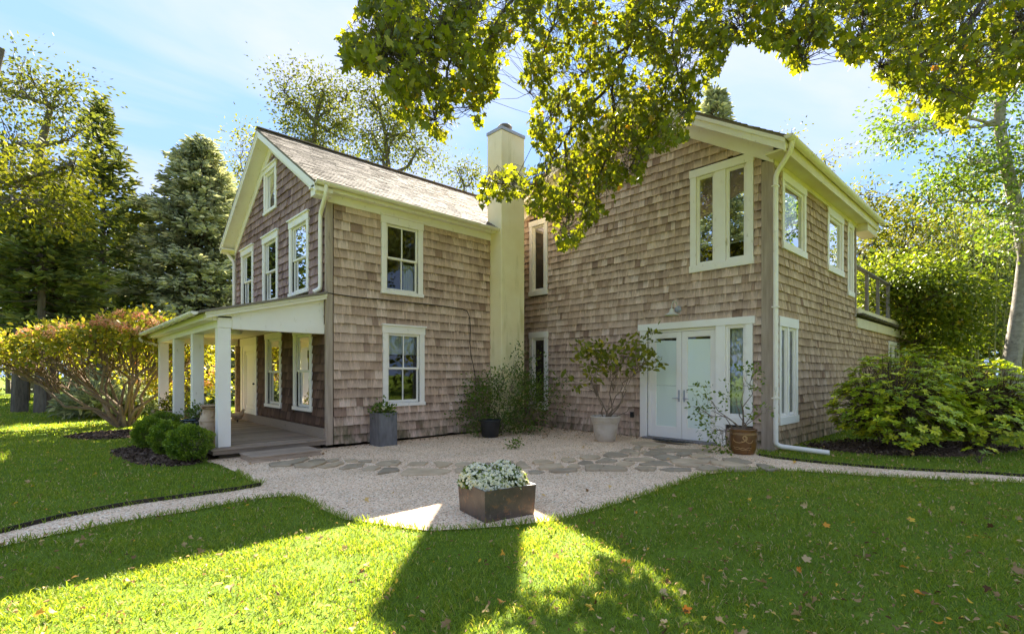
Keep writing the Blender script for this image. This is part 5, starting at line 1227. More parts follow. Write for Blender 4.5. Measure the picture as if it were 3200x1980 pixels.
# plants in the porch pots and in the zinc box
def potplant(name, label, c, r_, hh, n, mat, leaf, nl=14, cat='plant'):
    c = np.array(c, float); return shrub(name, label, c, [c + [r_ * 0.5 * cos(a), r_ * 0.5 * sin(a), hh * 0.6] for a in (0, 1.3, 2.5, 3.8, 5)], dome(c + [0, 0, hh * 0.3], (r_, r_, hh * 0.8), n, 0.3, -0.1), mat, 'cane_tan', leaf, nl, leaf * 1.0, T_OVAL, cat=cat, r0=0.006, twig=0.002)
zc = (x0 * 0 + zb[0] + z_w / 2, zb[1] + z_d / 2, z_h - 0.055)
potplant('bedding_plant', 'low green bedding plant with white flowers in the zinc planter', zc, 0.21, 0.17, 34, 'leaf_green', 0.06)
wf = np.array(zc) + [-0.09, -0.14, 0.16]
for k in range(3):
    o = bpy.data.objects.new('flower', fm[0]); C.objects.link(o); o.parent = bpy.data.objects['bedding_plant']; o.location = Vector((wf + [0.03 * k, 0.02 * (k % 2), -0.03 * (k % 2)]).tolist()) - o.parent.location; o.rotation_euler = (0.7, -0.6, 0); o.scale = (1.4, 1.4, 1.4)
potplant('herb_plant', 'feathery green herb in the dark green glazed pot on the porch', g_c + [0, 0, 0.36], 0.27, 0.28, 40, 'leaf_green', 0.05)
potplant('succulent_plant', 'pale green plants in the tan bowl pot on the porch', b_c + [0, 0, 0.35], 0.38, 0.28, 40, 'leaf_yellowgreen', 0.07)

# rhododendrons on the right
def rhodo(label, px, py0, py1, wpx, n, dd=0.0, asym=0.0):
    c = G(px, py1); c = c + np.array([CU, SU, 0]) * dd; c[2] = 0.04; k = at_depth(c) / F_PX; R_ = wpx * k / 2; hgt = (py1 - py0) * k
    lob = [((0, 0, 0.58), (0.8, 0.8, 0.42), 0.40), ((-0.45, 0.1, 0.42), (0.55, 0.6, 0.32), 0.22), ((0.45, -0.1, 0.45), (0.55, 0.6, 0.35), 0.22), ((0.0, -0.35, 0.32), (0.75, 0.5, 0.26), 0.16)]
    cl_ = []
    for (lx, ly, lz), (rx, ry, rz), fr in lob:
        lat = np.array([SU, -CU, 0]); fw = np.array([CU, SU, 0])
        cc_ = c + lat * lx * R_ + fw * (ly * R_) + [0, 0, lz * hgt]
        cl_.append(dome(cc_, (rx * R_, rx * R_, rz * hgt), int(n * fr), 0.72))
    cl_ = np.concatenate(cl_); cl_ = cl_[cl_[:, 2] > 0.18]
    lat = np.array([SU, -CU, 0])
    st_ = [c + lat * R_ * x + np.array([CU, SU, 0]) * R_ * y + [0, 0, hgt * z] for x, y, z in ((-.5, 0, .45), (-.3, .3, .6), (-.1, -.2, .6), (.1, .2, .7), (.3, -.2, .6), (.5, .1, .5), (.6, -.1, .35), (-.6, -.1, .3))]
    shrub('rhododendron_shrub', label, c, st_, cl_, 'leaf_rhodo', 'bark_brown', 0.088, 11, 0.06, (T_OVAL[0] * [0.8, 1, 1], T_OVAL[1]), whorl=True, group='rhododendrons by the wing', r0=0.035 if R_ > 0.5 else 0.007, twig=0.005 if R_ > 0.5 else 0.003)
rhodo('big rhododendron with yellowing leaves close to the wing wall', 2795, 1105, 1405, 370, 900)
rhodo('big dark rhododendron at the right end of the mulch bed', 3085, 1125, 1408, 330, 820, 0.2)
rhodo('smaller rhododendron behind and between the two big ones', 2920, 1085, 1330, 300, 600, 0.6)
rhodo('low rhododendron sprout at the front of the mulch bed', 3060, 1395, 1452, 90, 26, 0.0)
rhodo('tiny rhododendron sprout under the big rhododendron', 2790, 1365, 1420, 70, 14, -0.3)

# ------------------------------------------------------------------ the maple overhead
tr_b = np.array([*(np.array([SU, -CU]) * 4.2 + np.array([CU, SU]) * -3.0), 0.0])
maple = thing('maple_tree', tr_b, 'big maple whose leafy branches hang down in front of the house', 'tree')
mb = MB()
mb.tube([tr_b + [0, 0, -0.1], tr_b + [0.05, 0.05, 1.5], tr_b + [-0.1, 0.1, 4], tr_b + [-0.1, 0.3, 7.0], tr_b + [0.1, 0.6, 10]], [0.48, 0.36, 0.32, 0.26, 0.14], 14)
LD = [(870, -60), (850, 15), (830, 50), (808, 80), (822, 130), (818, 165), (845, 150), (905, 185), (935, 230), (940, 270), (965, 300), (1000, 275), (1020, 310), (1060, 330), (1095, 318), (1090, 270), (1080, 240), (1110, 240), (1135, 300), (1170, 260), (1185, 230), (1200, 150), (1230, 120), (1245, -60)]
CD = [(1245, -60), (1250, 120), (1240, 200), (1290, 210), (1260, 260), (1270, 330), (1290, 380), (1240, 400), (1200, 370), (1165, 395), (1140, 420), (1150, 450), (1132, 475), (1150, 492), (1165, 470), (1190, 475), (1260, 460), (1255, 500), (1290, 510), (1320, 520), (1325, 565), (1340, 592), (1375, 580), (1395, 550), (1400, 530), (1430, 520), (1470, 470), (1480, 440), (1540, 420), (1545, 360), (1590, 350), (1640, 320), (1660, 260), (1690, 190), (1720, 160), (1740, 90), (1800, 95), (1850, 120), (1900, 168), (1915, 172), (1925, 130), (1960, 110), (1990, 70), (2010, -60)]
RD = [(2010, -60), (2005, 40), (1985, 100), (2010, 130), (2040, 155), (2060, 140), (2090, 185), (2120, 190), (2125, 230), (2160, 270), (2190, 285), (2215, 250), (2260, 305), (2290, 315), (2320, 270), (2335, 200), (2400, 215), (2444, 190), (2620, 170), (2620, -60)]
def dfield(x, y): return 7.2 + 1.7 * np.exp(-((x - 1450) / 260.0) ** 2) + 0.6 * np.sin(x / 170.0) + 0.4 * np.sin(y / 90.0 + x / 260.0) - 0.0008 * (y - 200)
brs = [[(1530, -110), (1525, 20), (1500, 110), (1460, 200), (1400, 260), (1345, 330), (1312, 400), (1285, 440), (1180, 442)], [(1180, -110), (1120, 50), (1060, 90), (990, 130), (900, 160)], [(1120, 50), (1075, 150), (1050, 230), (1040, 300)], [(1350, -110), (1320, 60), (1290, 150), (1265, 220)], [(1300, -110), (1180, 60), (1150, 150), (1130, 260)], [(1500, 110), (1380, 180), (1300, 300)], [(1525, 20), (1600, 150), (1570, 300), (1500, 400)], [(1640, -110), (1600, 100), (1640, 250)], [(1345, 330), (1360, 450), (1350, 560)], [(1460, 200), (1470, 330), (1400, 480)], [(1900, -110), (1800, 30), (1760, 70)], [(1950, -110), (1900, 60), (1910, 150)], [(2200, -110), (2180, 60), (2220, 220)], [(2420, -110), (2300, 80), (2200, 170), (2100, 160)], [(2300, 80), (2290, 200), (2280, 290)], [(2420, -110), (2420, 100), (2440, 170)], [(2080, -110), (2060, 50), (2040, 130)]]
bp3 = []
for i, br in enumerate(brs):
    xs = np.array(br, float); t_ = np.linspace(0, len(xs) - 1, len(xs) * 4); x = np.interp(t_, range(len(xs)), xs[:, 0]) + rng.normal(size=len(t_)) * 2.0; y = np.interp(t_, range(len(xs)), xs[:, 1]) + rng.normal(size=len(t_)) * 2.0
    dd_ = dfield(x, y)
    P3 = [CPY(a * d2n, b_ * d2n, d) for a, b_, d in zip(x, y, dd_)]; bp3 += P3
    rr = 0.048 if i in (0, 13) else 0.026
    mb.tube(P3, list(np.linspace(rr, 0.006, len(P3))), 7)
    if br[0][1] < -100:   # on to the trunk behind the viewer
        st_ = tr_b + [0, 0.3, 6.4 + rng.uniform(-0.6, 1.2)]; mid = (st_ + P3[0]) / 2 + [0, 0, 0.9]
        mb.tube([st_, mid, P3[0] + (P3[0] - P3[1]) * 0.3, P3[0]], [0.11, 0.075, rr * 1.1, rr], 8)
bp3 = np.array(bp3)
LP, LA, LT = [], [], []
for poly, dens in ((LD, 1.0), (CD, 1.0), (RD, 0.95)):
    po = np.array(poly, float); lo, hi = po.min(0), po.max(0); area = (hi - lo).prod()
    nt_ = int(area * dens / 155)
    sx, sy = lo[0] + rng.random(nt_) * (hi[0] - lo[0]), lo[1] + rng.random(nt_) * (hi[1] - lo[1])
    k = in_poly(sx, sy, po); sx, sy = sx[k], sy[k]
    for a, b_ in zip(sx, sy):
        dd_ = dfield(a, b_) + rng.normal() * 0.55; ok_ = False
        s = CPY(a * d2n, b_ * d2n, dd_); L = rng.uniform(0.25, 0.55)
        dr = norm(np.array([rng.normal() * 0.55, rng.normal() * 0.55, -0.75])); e = s + dr * L
        h = bp3[int(np.argmin(np.linalg.norm(bp3 - s, axis=1)))]
        if np.linalg.norm(h - s) < 1.1: mb.tube(crooked(h, s, 4, 0.08, 0.06), [0.007, 0.005, 0.004, 0.003], 4, False)
        ex, ey = proj(e); ok_ = any(in_poly(np.array([ex / d2n]), np.array([ey / d2n]), np.array(pl_, float))[0] for pl_ in (LD, CD, RD))
        if ok_: mb.tube(crooked(s, e, 4, 0.06), [0.004, 0.003, 0.003, 0.002], 3, False)
        m_ = rng.integers(5, 11); t_ = rng.random(m_)
        q = s + (e - s) * t_[:, None] + rng.normal(size=(m_, 3)) * 0.07
        LP.append(q); LA.append(norm(dr * 0.6 + rng.normal(size=(m_, 3)) * 0.65 - [0, 0, 0.35])); LT.append(np.clip(rng.normal(rng.uniform(0.3, 0.6), 0.16, m_), 0, 1))
LP, LA, LT = np.concatenate(LP), np.concatenate(LA), np.concatenate(LT)
xy = np.array([proj(p) for p in LP]) / d2n
keep = np.zeros(len(LP), bool)
for poly in (LD, CD, RD): keep |= in_poly(xy[:, 0], xy[:, 1] - 4, np.array(poly, float))
# light gaps through the crown
gap = np.sin(xy[:, 0] / 23.0 + 1.3 * np.sin(xy[:, 1] / 31.0)) + np.sin(xy[:, 1] / 19.0 + 1.7 * np.sin(xy[:, 0] / 37.0))
keep &= (gap < 0.98 - 0.3 * (xy[:, 0] > 1690)) | (rng.random(len(LP)) < 0.18)
mb.build('trunk', 'bark_maple', maple, True)
leaves('crown', LP[keep], LA[keep], rdir(keep.sum(), 0.25), rng.uniform(0.055, 0.118, keep.sum()), T_MAPLE, 'maple_leaf', maple, LT[keep])

# ------------------------------------------------------------------ trees around the house
def blob(px, py, depth, wpx, hpx, clumps, nl, dz=None):
    k = depth / F_PX; return (CPY(px, py, depth), (wpx * k / 2, dz or wpx * k / 2, hpx * k / 2), clumps, nl)
def trunk_px(pts, depth): return [CPY(x, y, depth) for x, y in pts]
def gy(depth): return HOR + CAM_H * F_PX / depth
BG = 'trees left of the farmhouse'; BH = 'trees behind the roofs'; BR = 'trees right of the wing'
# left
broadleaf('locust_tree', 'yellow green locust tree reaching in from the left edge', CP(-140, 13), trunk_px([(-140, gy(13)), (-130, 900), (-90, 600), (-40, 300), (0, 150)], 13), [blob(60, 560, 13, 380, 110, 34, 34), blob(190, 520, 12.5, 220, 110, 18, 32), blob(80, 655, 12, 400, 90, 32, 34), blob(210, 640, 12.5, 150, 70, 10, 30), blob(-100, 520, 13.5, 360, 300, 40, 50)], 'leaf_yellowgreen', 'bark_grey', group=BG, leaf=0.13, r0=0.28, spread=0.33)
broadleaf('oak_tree', 'tall thin crowned tree with bare crooked limbs behind the yellow locust', CP(40, 19), trunk_px([(60, gy(19)), (70, 900), (90, 620), (130, 450), (160, 330)], 19), [blob(30, 250, 19, 170, 240, 24, 45), blob(160, 300, 19, 220, 260, 30, 40), blob(240, 420, 19, 120, 160, 12, 36), blob(-30, 420, 19, 260, 300, 30, 45), blob(60, 520, 19, 320, 120, 20, 40)], 'leaf_olive', 'bark_grey', group=BG, leaf=0.15, r0=0.26, spread=0.4, limb_r=0.06)
conifer('cedar_tree', 'tall ragged dark cedar with a pointed top', CP(318, 24), (HOR - 303) * 24 / F_PX + CAM_H, 2.5, 3.0, 'needle_dark', 'bark_grey', 0.40, 6, 0.34, 0.10, 0.42, 0.75, 12, 0.22, BG)
conifer('spruce_tree', 'broad blue green spruce left of the farmhouse gable', CP(625, 26), (HOR - 432) * 26 / F_PX + CAM_H, 4.7, 0.8, 'needle_blue', 'bark_brown', 0.30, 10, 0.36, 0.22, 0.2, 0.62, 13, 0.22, BG)
conifer('cedar_tree', 'dark cedar whose pale trunk stands nearest on the left lawn', CP(124, 18.7), 8.6, 2.2, 3.6, 'needle_dark', 'bark_grey', 0.42, 6, 0.36, 0.15, 0.4, 0.5, 11, 0.19, BG)
conifer('cedar_tree', 'dark cedar just right of the nearest cedar on the left lawn', CP(163, 19.8), 9.4, 2.4, 3.4, 'needle_dark', 'bark_brown', 0.42, 6, 0.36, 0.15, 0.4, 0.5, 11, 0.22, BG)
conifer('cedar_tree', 'dark cedar with a thick trunk at the far left of the lawn', CP(70, 27), 10.5, 2.8, 3.4, 'needle_dark', 'bark_brown', 0.45, 6, 0.5, 0.15, 0.4, 0.5, 10, 0.33, BG)
conifer('cedar_tree', 'dark cedar standing between the pointed cedar and the spruce', CP(440, 29), 11.5, 3.0, 2.0, 'needle_dark', 'bark_grey', 0.42, 6, 0.5, 0.12, 0.45, 0.55, 7, 0.25, BG)
conifer('cedar_tree', 'dark cedar far behind the hydrangea', CP(230, 31), 10.5, 3.0, 2.6, 'needle_dark', 'bark_grey', 0.45, 6, 0.5, 0.12, 0.4, 0.5, 7, 0.3, BG)
broadleaf('young_tree', 'yellowish tree between the spruce and the farmhouse gable', CP(765, 33), trunk_px([(765, gy(33)), (770, 900), (775, 600)], 33), [blob(770, 520, 33, 130, 260, 26, 40), blob(730, 700, 33, 200, 260, 28, 40)], 'leaf_yellowgreen', 'bark_grey', group=BG, leaf=0.2, r0=0.2, spread=0.5)
jb = CP(370, 17.5); jc = np.concatenate([dome(jb + [0, 0, 0.5], (1.5, 1.5, 0.7), 200, 0.4, -0.4), dome(CP(300, 17) + [0, 0, 0.4], (1.0, 1.0, 0.5), 90, 0.4, -0.4)])
shrub('juniper_shrub', 'low spreading dark juniper behind the hydrangea stems', jb, [jb + [x, y, 0.5] for x, y in ((-1, 0), (0, 1), (1, 0), (0, -1), (.5, .5))], jc, 'needle_blue', 'bark_brown', 0.25, 12, 0.12, T_SPRAY, r0=0.03)
# behind the roofs
broadleaf('locust_tree', 'open crowned tree rising behind the farmhouse ridge at left', CP(985, 27), trunk_px([(985, gy(27)), (990, 800), (975, 520), (985, 380), (1010, 280)], 27), [blob(930, 300, 27, 190, 200, 34, 65), blob(1040, 300, 27, 180, 220, 32, 65), blob(960, 430, 27, 240, 170, 34, 60), blob(1050, 420, 27, 150, 120, 18, 50)], 'leaf_olive', 'bark_grey', group=BH, leaf=0.16, r0=0.22, spread=0.42, limb_r=0.07)
broadleaf('locust_tree', 'open crowned tree behind the middle of the farmhouse roof', CP(1215, 27), trunk_px([(1230, gy(27)), (1225, 800), (1215, 540), (1205, 420), (1180, 320)], 27), [blob(1180, 320, 27, 180, 180, 30, 60), blob(1260, 400, 27, 220, 160, 32, 58), blob(1180, 450, 27, 220, 140, 30, 58), blob(1320, 490, 27, 160, 120, 18, 46)], 'leaf_olive', 'bark_grey', group=BH, leaf=0.16, r0=0.2, spread=0.42, limb_r=0.07)
broadleaf('young_tree', 'small thin tree just left of the chimney above the roof', CP(1440, 26), trunk_px([(1450, gy(26)), (1455, 800), (1450, 580)], 26), [blob(1445, 540, 26, 130, 110, 16, 34), blob(1480, 570, 26, 90, 80, 8, 30)], 'leaf_olive', 'bark_grey', group=BH, leaf=0.15, r0=0.12, spread=0.35)
conifer('spruce_tree', 'spruce top showing above the wing roof', CP(2235, 27), (HOR - 265) * 27 / F_PX + CAM_H, 2.4, 5.0, 'needle_blue', 'bark_brown', 0.36, 7, 0.46, 0.2, 0.25, 0.7, 8, 0.2, BH)
broadleaf('young_tree', 'thin leafy branches above the wing gutter', CP(2600, 26), trunk_px([(2600, gy(26)), (2590, 800), (2580, 620)], 26), [blob(2450, 440, 26, 110, 60, 7, 30), blob(2560, 520, 26, 180, 90, 12, 34), blob(2680, 610, 26, 180, 100, 14, 36), blob(2740, 660, 26, 160, 90, 14, 36)], 'leaf_yellowgreen', 'bark_grey', group=BH, leaf=0.16, r0=0.15, spread=0.32)
# right
rt = [(3200, gy(13)), (3170, 1230), (3162, 1130), (3190, 950), (3205, 800), (3175, 640), (3145, 520), (3122, 390), (3130, 250), (3100, 120), (3085, -60)]
broadleaf('birch_tree', 'leaning pale barked tree at the right edge of the picture', CP(3200, 13), trunk_px(rt, 13), [blob(2950, 330, 13, 420, 180, 42, 44), blob(3120, 260, 13, 260, 260, 36, 44), blob(2860, 400, 13, 260, 120, 18, 36), blob(3050, 520, 13, 360, 220, 46, 44), blob(2960, 600, 13, 260, 160, 26, 40), blob(3200, 480, 13, 240, 360, 40, 44), blob(3180, 700, 12.5, 220, 200, 26, 40), blob(2990, 150, 13.5, 300, 160, 20, 40)], 'leaf_green', 'bark_pale', group=BR, leaf=0.105, r0=0.22, spread=0.27, limb_r=0.03, tbias=0.12)
for px, py, d, w_, h_, m2, lab in ((2800, 790, 27, 420, 360, 'leaf_yellowgreen', 'pale yellow green tree behind the roof deck'), (3020, 760, 30, 480, 420, 'leaf_yellowgreen', 'broad yellow green tree behind the bamboo'), (3260, 820, 25, 420, 420, 'leaf_olive', 'olive tree beyond the leaning birch'), (2900, 900, 33, 460, 380, 'leaf_olive', 'dark olive tree deep behind the vine')):
    broadleaf('oak_tree', lab, CP(px, d), trunk_px([(px, gy(d)), (px + 5, 1000), (px - 5, py)], d), [blob(px, py, d, w_, h_, 120, 60), blob(px - w_ * 0.3, py + 60, d, w_ * 0.6, h_ * 0.7, 36, 48), blob(px + w_ * 0.3, py + 80, d, w_ * 0.6, h_ * 0.7, 36, 48)], m2, 'bark_grey', group=BR, leaf=0.19, r0=0.22, spread=0.5, limb_r=0.06)
# two trees out of the picture that the panes mirror
broadleaf('oak_tree', 'dense dark tree mirrored in the panes of the wing gable window', (-9, 13.5, 0), [(-9, 13.5, 0), (-9, 13.6, 4), (-9.2, 13.5, 9)], [((-9, 13.5, 7.5), (3.4, 3.4, 5.0), 130, 60)], 'leaf_olive', 'bark_grey', leaf=0.24, r0=0.3, spread=0.5)
broadleaf('oak_tree', 'yellow green tree mirrored in the side windows of the wing', (24, -8, 0), [(24, -8, 0), (24, -8, 5), (24.2, -8, 9)], [((24, -8, 7.0), (5.0, 4.0, 5.0), 130, 60)], 'leaf_yellowgreen', 'bark_grey', leaf=0.24, r0=0.3, spread=0.55)
# wisteria climbing over the roof deck
wb = np.array([22.6, 3.0, 0.0])
broadleaf('wisteria_vine', 'bright green vine smothering the far end of the roof deck', wb, [wb, wb + [0.1, 0.1, 1.5], wb + [0, 0, 2.6], wb + [-.2, 0.2, 3.4]], [blob(2790, 915, 17.0, 130, 130, 26, 50), blob(2830, 870, 17.5, 180, 130, 30, 50), blob(2870, 940, 17.5, 330, 190, 75, 60), blob(2760, 870, 18.5, 200, 150, 40, 55), blob(2960, 920, 17.0, 220, 190, 46, 55), blob(2900, 1060, 17.2, 260, 130, 40, 50), blob(2990, 1030, 16.5, 160, 120, 22, 45), blob(2880, 860, 18.5, 240, 140, 34, 50)], 'leaf_vine', 'bark_brown', cat='vine', leaf=0.14, r0=0.13, spread=0.28, limb_r=0.03, parts=('stems', 'foliage'), droop=0.6)
# bamboo
bam = []
for i in range(26):
    px = rng.uniform(2925, 3235); d = rng.uniform(17.5, 23); lean = rng.normal() * 0.6; hgt = rng.uniform(5.5, 8.0); bs = CP(px, d)
    bam.append((px, d, lean, hgt, bs))
bam.sort(key=lambda b: b[0])
for i, (px, d, lean, hgt, bs) in enumerate(bam):
    th = thing('bamboo_stem', bs, 'tall bare bamboo cane in the dark grove right of the vine', 'bamboo', 'bamboo canes right of the vine')
    lat = np.array([SU, -CU, 0]); pts = [bs + lat * lean * (t_ ** 1.6) + [0, 0, hgt * t_] for t_ in np.linspace(0, 1, 8)]
    m_ = MB(); m_.tube(pts, list(np.linspace(0.035, 0.012, 8)), 6)
    for t_ in np.linspace(0.04, 0.9, 16):
        q = bs + lat * lean * (t_ ** 1.6) + [0, 0, hgt * t_]; m_.tube([q - [0, 0, 0.012], q + [0, 0, 0.012]], 0.044 - 0.022 * t_, 6)
    m_.build('cane', 'bamboo_cane', th, True)
    n = 260; t_ = rng.uniform(0.30, 1.02, n) ** 0.8; q = bs + lat * lean * (t_[:, None] ** 1.6) + np.stack([0 * t_, 0 * t_, hgt * t_], 1) + rng.normal(size=(n, 3)) * [0.5, 0.5, 0.25]
    leaves('foliage', q, rdir(n) - [0, 0, 0.5], rdir(n, 0.7), rng.uniform(0.13, 0.24, n), (T_DIA[0] * [0.45, 1, 1], T_DIA[1]), 'leaf_bamboo', th)
# far woods on both sides
def woods(label, px0, px1, d0, d1, zt, n, mat, trunks):
    d = rng.uniform(d0, d1, n); px = rng.uniform(px0, px1, n); lat = (px - 1600) / F_PX * d
    hm = zt * (0.75 + 0.2 * np.sin(px / 60.0) + 0.12 * np.sin(px / 23.0 + 1))
    z = hm * rng.random(n) ** 0.9
    P = np.stack([CU * d + SU * lat, SU * d - CU * lat, z + 0.15], 1)
    hole = np.sin(px / 31.0 + 2 * np.sin(z)) + np.sin(z * 2.3 + px / 47.0); k = (hole < 0.9) | (rng.random(n) < 0.3); P = P[k]
    o = leaves('woodland', P, rdir(len(P)) - [0, 0, 0.2], rdir(len(P), 0.5), rng.uniform(0.25, 0.5, len(P)), T_DIA, mat); tag(o, label, None, None, 'stuff')
    for i in range(trunks):
        x = rng.uniform(px0, px1); dd_ = rng.uniform(d0 - 3, d1); b = CP(x, dd_)
        m_ = MB(); m_.tube(crooked(b, b + [rng.normal() * 0.4, rng.normal() * 0.4, zt * 0.9], 6, 0.02), list(np.linspace(rng.uniform(0.12, 0.3), 0.06, 6)), 7)
        m_.build('tree_trunk', 'bark_grey', o, True)
woods('dark far woods beyond the left lawn', -700, 900, 34, 44, 7.5, 14000, 'leaf_olive', 22)
woods('dark shaded woods behind the bamboo', 2650, 3900, 25, 36, 8.5, 26000, 'leaf_bamboo', 12)

def far_edge():
    n = 14000; a = rng.uniform(radians(130), radians(400), n); r_ = rng.uniform(27, 36, n); z = (6.5 + 1.5 * np.sin(a * 17) + np.sin(a * 41)) * rng.random(n) ** 0.8
    P = np.stack([r_ * np.cos(a), r_ * np.sin(a), z + 0.1], 1)
    tag(leaves('woodland', P, rdir(n) - [0, 0, 0.2], rdir(n, 0.5), rng.uniform(0.35, 0.75, n), T_DIA, 'leaf_olive'), 'belt of trees across the lawn, mirrored low in the ground floor panes', None, None, 'stuff')
far_edge()
# ------------------------------------------------------------------ grass
def blocked(x, y):
    k = in_poly(x, y, GP)
    for b in BEDS: k |= in_poly(x, y, b)
    k |= (x > 2.1) & (x < 10.2) & (y > 9.6) & (y < 16.0)
    k |= (x > uB - 0.02) & (x < 23.1) & (y > vC - 0.02) & (y < 12)
    return k
def grass(dA_, dB_, dens, seg):
    out = []
    edges = np.geomspace(dA_, dB_, 14)
    for e0, e1 in zip(edges[:-1], edges[1:]):
        m = (e0 + e1) / 2; hw = 1.22 * m + 0.8; n = int((e1 - e0) * 2 * hw * dens(m))
        d = rng.uniform(e0, e1, n); lat = rng.uniform(-hw, hw, n)
        out.append(np.stack([CU * d + SU * lat, SU * d - CU * lat, d], 1))
    q = np.concatenate(out); q = q[~blocked(q[:, 0], q[:, 1])]
    n = len(q); d = q[:, 2]
    patch = np.sin(q[:, 0] * 0.9 + 1.3 * np.sin(q[:, 1] * 0.7)) * np.sin(q[:, 1] * 1.1 + 1.1 * np.sin(q[:, 0] * 0.6 + 1))
    clump = np.sin(q[:, 0] * 5.1 + 2 * np.sin(q[:, 1] * 3.3)) * np.sin(q[:, 1] * 4.7 + 1.5 * np.sin(q[:, 0] * 2.1))
    kp = rng.random(n) < np.clip(0.82 + 0.30 * clump + 0.22 * patch, 0.25, 1.0); q, d, clump, patch = q[kp], d[kp], clump[kp], patch[kp]; n = len(q)
    L = rng.uniform(0.02, 0.055, n) * (1 + 0.3 * clump) * np.where(rng.random(n) < 0.04, 1.5, 1.0); wd = np.maximum(0.0032, 0.0008 * d) * rng.uniform(0.7, 1.3, n)
    a = rng.random(n) * 2 * pi; ln = rng.uniform(0.15, 0.85, n); dr = np.stack([np.cos(a) * ln, np.sin(a) * ln, np.ones(n)], 1); dr = norm(dr)
    sd = np.stack([-np.sin(a), np.cos(a), np.zeros(n)], 1)
    yaw = rng.random(n) * pi; sd = norm(sd * np.cos(yaw)[:, None] + np.stack([np.cos(a), np.sin(a), 0 * a], 1) * np.sin(yaw)[:, None])
    b = np.stack([q[:, 0], q[:, 1], np.full(n, 0.002)], 1)
    w_ = wd[:, None]; Lc = L[:, None]
    if seg == 2:
        mid = b + dr * Lc * 0.55; tip = mid + norm(dr + np.stack([np.cos(a), np.sin(a), -0.4 + 0 * a], 1) * 0.7) * Lc * 0.5
        V = np.stack([b - sd * w_, b + sd * w_, mid - sd * w_ * 0.8, mid + sd * w_ * 0.8, tip], 1)
        F = np.array([(0, 1, 3), (0, 3, 2), (2, 3, 4)])
    else:
        V = np.stack([b - sd * w_ * 1.3, b + sd * w_ * 1.3, b + dr * Lc], 1); F = np.array([(0, 1, 2)])
    k = V.shape[1]; FF = (np.arange(n)[:, None, None] * k + F[None]).reshape(-1, 3)
    tv = np.clip(rng.normal(0.42, 0.2, n) + 0.12 * clump + 0.16 * patch, 0, 0.88); dry = rng.random(n) < 0.04 + 0.05 * np.clip(-patch, 0, 1); tv[dry] = rng.uniform(0.9, 1.0, dry.sum())
    tn = np.repeat(np.stack([tv, rng.random(n), rng.random(n)], 1), k, axis=0)
    return np_mesh('grass', V.reshape(-1, 3), FF, 'grass', None, tn)
tag(grass(2.0, 7.0, lambda m: min(5200, 5200 * (3.6 / m) ** 1.5), 2), 'short green lawn grass around the courtyard', None, None, 'stuff')
tag(grass(7.0, 34.0, lambda m: 1500 * (7.0 / m) ** 1.9, 1), 'short green lawn grass far from the viewer', None, None, 'stuff')
# ragged tufts where the lawn meets the gravel
def tufts():
    E_ = np.array(GRAVEL); pts = []
    for a, b in zip(E_, np.roll(E_, -1, 0)):
        L = np.linalg.norm(b - a); m = int(L * 260)
        if m and CU * a[0] + SU * a[1] < 12: t_ = rng.random((m, 1)); nn = np.array([a[1] - b[1], b[0] - a[0]]) / L; pts.append(a + (b - a) * t_ + nn * rng.normal(0.0, 0.035, (m, 1)))
    q = np.concatenate(pts); k = ~((q[:, 0] > 2.0) & (q[:, 1] > 8.2)) & ~((q[:, 0] > 9.9) & (q[:, 1] > 3.6)) & (CU * q[:, 0] + SU * q[:, 1] > 2); q = q[k]; n = len(q)
    P = np.stack([q[:, 0], q[:, 1], np.full(n, 0.0)], 1); a = rng.random(n) * 2 * pi
    ax = np.stack([np.cos(a) * 0.6, np.sin(a) * 0.6, np.ones(n)], 1)
    T = (np.array([(-0.05, 0, 0), (0.05, 0, 0), (0.04, 0.55, 0.02), (-0.04, 0.55, 0.02), (0, 1, 0.22)]), np.array([(0, 1, 2), (0, 2, 3), (3, 2, 4)]))
    tag(leaves('grass', P, ax, rdir(n), rng.uniform(0.04, 0.10, n), T, 'grass', None, np.clip(rng.normal(0.45, 0.2, n), 0, 0.95)), 'ragged grass tufts along the gravel edges', None, None, 'stuff')
tufts()
# leaf litter and twigs on the gravel near the walls
def litter():
    q = np.concatenate([np.array([8.6, 8.3]) + rng.normal(size=(900, 2)) * [1.1, 0.55], np.stack([uB - np.abs(rng.normal(0, 0.22, 500)) - 0.05, rng.uniform(3.7, 9.5, 500)], 1), np.stack([rng.uniform(4.2, 8.2, 350), vA - np.abs(rng.normal(0, 0.2, 350)) - 0.06], 1), np.stack([rng.uniform(2.2, 3.9, 160), rng.uniform(8.4, 9.5, 160)], 1)])
    q = q[in_poly(q[:, 0], q[:, 1], GP) & (q[:, 0] < uB - 0.06) & ~((q[:, 1] > vA - 0.06) & (q[:, 0] > 2.0)) & ~((q[:, 0] > 8.2) & (q[:, 0] < 9.1) & (q[:, 1] > 9.1))]; n = len(q)
    tag(leaves('leaf_litter', np.stack([q[:, 0], q[:, 1], rng.uniform(0.018, 0.03, n)], 1), rdir(n) * [1, 1, 0.2], rdir(n, 1.6), rng.uniform(0.015, 0.05, n), (T_OVAL[0] * [0.7, 1, 2], T_OVAL[1]), 'leaf_dry', None, np.clip(rng.normal(0.25, 0.2, n), 0, 0.9)), 'brown leaf litter blown against the house walls', None, None, 'stuff')
litter()
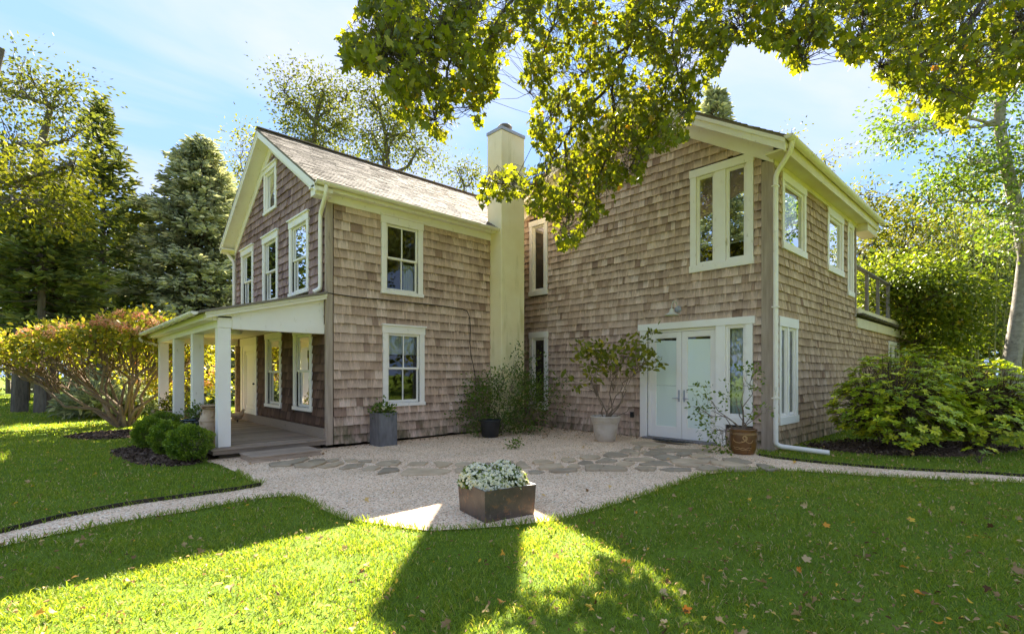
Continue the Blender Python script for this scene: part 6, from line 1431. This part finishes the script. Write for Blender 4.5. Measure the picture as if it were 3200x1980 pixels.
# fallen leaves
def fallen(n, d0, d1):
    d = d0 + (d1 - d0) * rng.random(n) ** 1.3; lat = rng.uniform(-1.2, 1.2, n) * d
    side = rng.random(n) < (0.45 + 0.5 * (lat > 0)); d, lat = d[side], lat[side]
    x, y = CU * d + SU * lat, SU * d - CU * lat
    k = ~((x > uD) & (y > vA)) & ~((x > uB) & (y > vC)) & ~((x > 2.05) & (y > 9.55)); g = in_poly(x, y, GP); k &= ~g | (rng.random(len(x)) < 0.12); x, y = x[k], y[k]; n = len(x)
    P = np.stack([x, y, rng.uniform(0.03, 0.055, n)], 1)
    return P
P = fallen(5200, 2.3, 11.0); n = len(P); h = n // 8
tm = (T_OVAL[0] * [0.7, 1, 3.0], T_OVAL[1]); T_CURL = (T_MAPLE[0] * [1, 1, 3.2], T_MAPLE[1])
tag(leaves('fallen_leaves', P[h:], rdir(n - h) * [1, 1, 0.35], rdir(n - h, 1.3), rng.uniform(0.014, 0.048, n - h), tm, 'leaf_dry', None, np.clip(rng.normal(0.5, 0.24, n - h), 0, 0.9)), 'small dry tan leaves scattered over lawn and gravel', None, None, 'stuff')
tag(leaves('fallen_maple_leaves', P[:h], rdir(h) * [1, 1, 0.3], rdir(h, 1.5), rng.uniform(0.025, 0.06, h), T_CURL, 'leaf_dry', None, np.clip(rng.normal(0.55, 0.25, h), 0, 1)), 'curled dry maple leaves scattered over the lawn', None, None, 'stuff')
for px, py, tv, s, lab in ((2575, 1658, 0.97, 0.062, 'large orange maple leaf lying alone on the right lawn'), (2840, 1640, 0.88, 0.065, 'upright yellow maple leaf on the right lawn'), (2510, 1768, 0.6, 0.068, 'large dry tan maple leaf in the middle of the right lawn'), (3170, 1805, 0.35, 0.075, 'pale green grey leaf at the right edge of the lawn'), (110, 1942, 0.95, 0.055, 'orange leaf in the sunlit grass at the bottom left')):
    q = G(px, py); q[2] = 0.05; n = 1
    tag(leaves('fallen_leaf', [q], [[SU, -CU, 0.25]], [[-CU * 0.5, -SU * 0.5, 0.8]], [s], T_MAPLE, 'leaf_dry', None, np.array([tv])), lab, 'leaf')
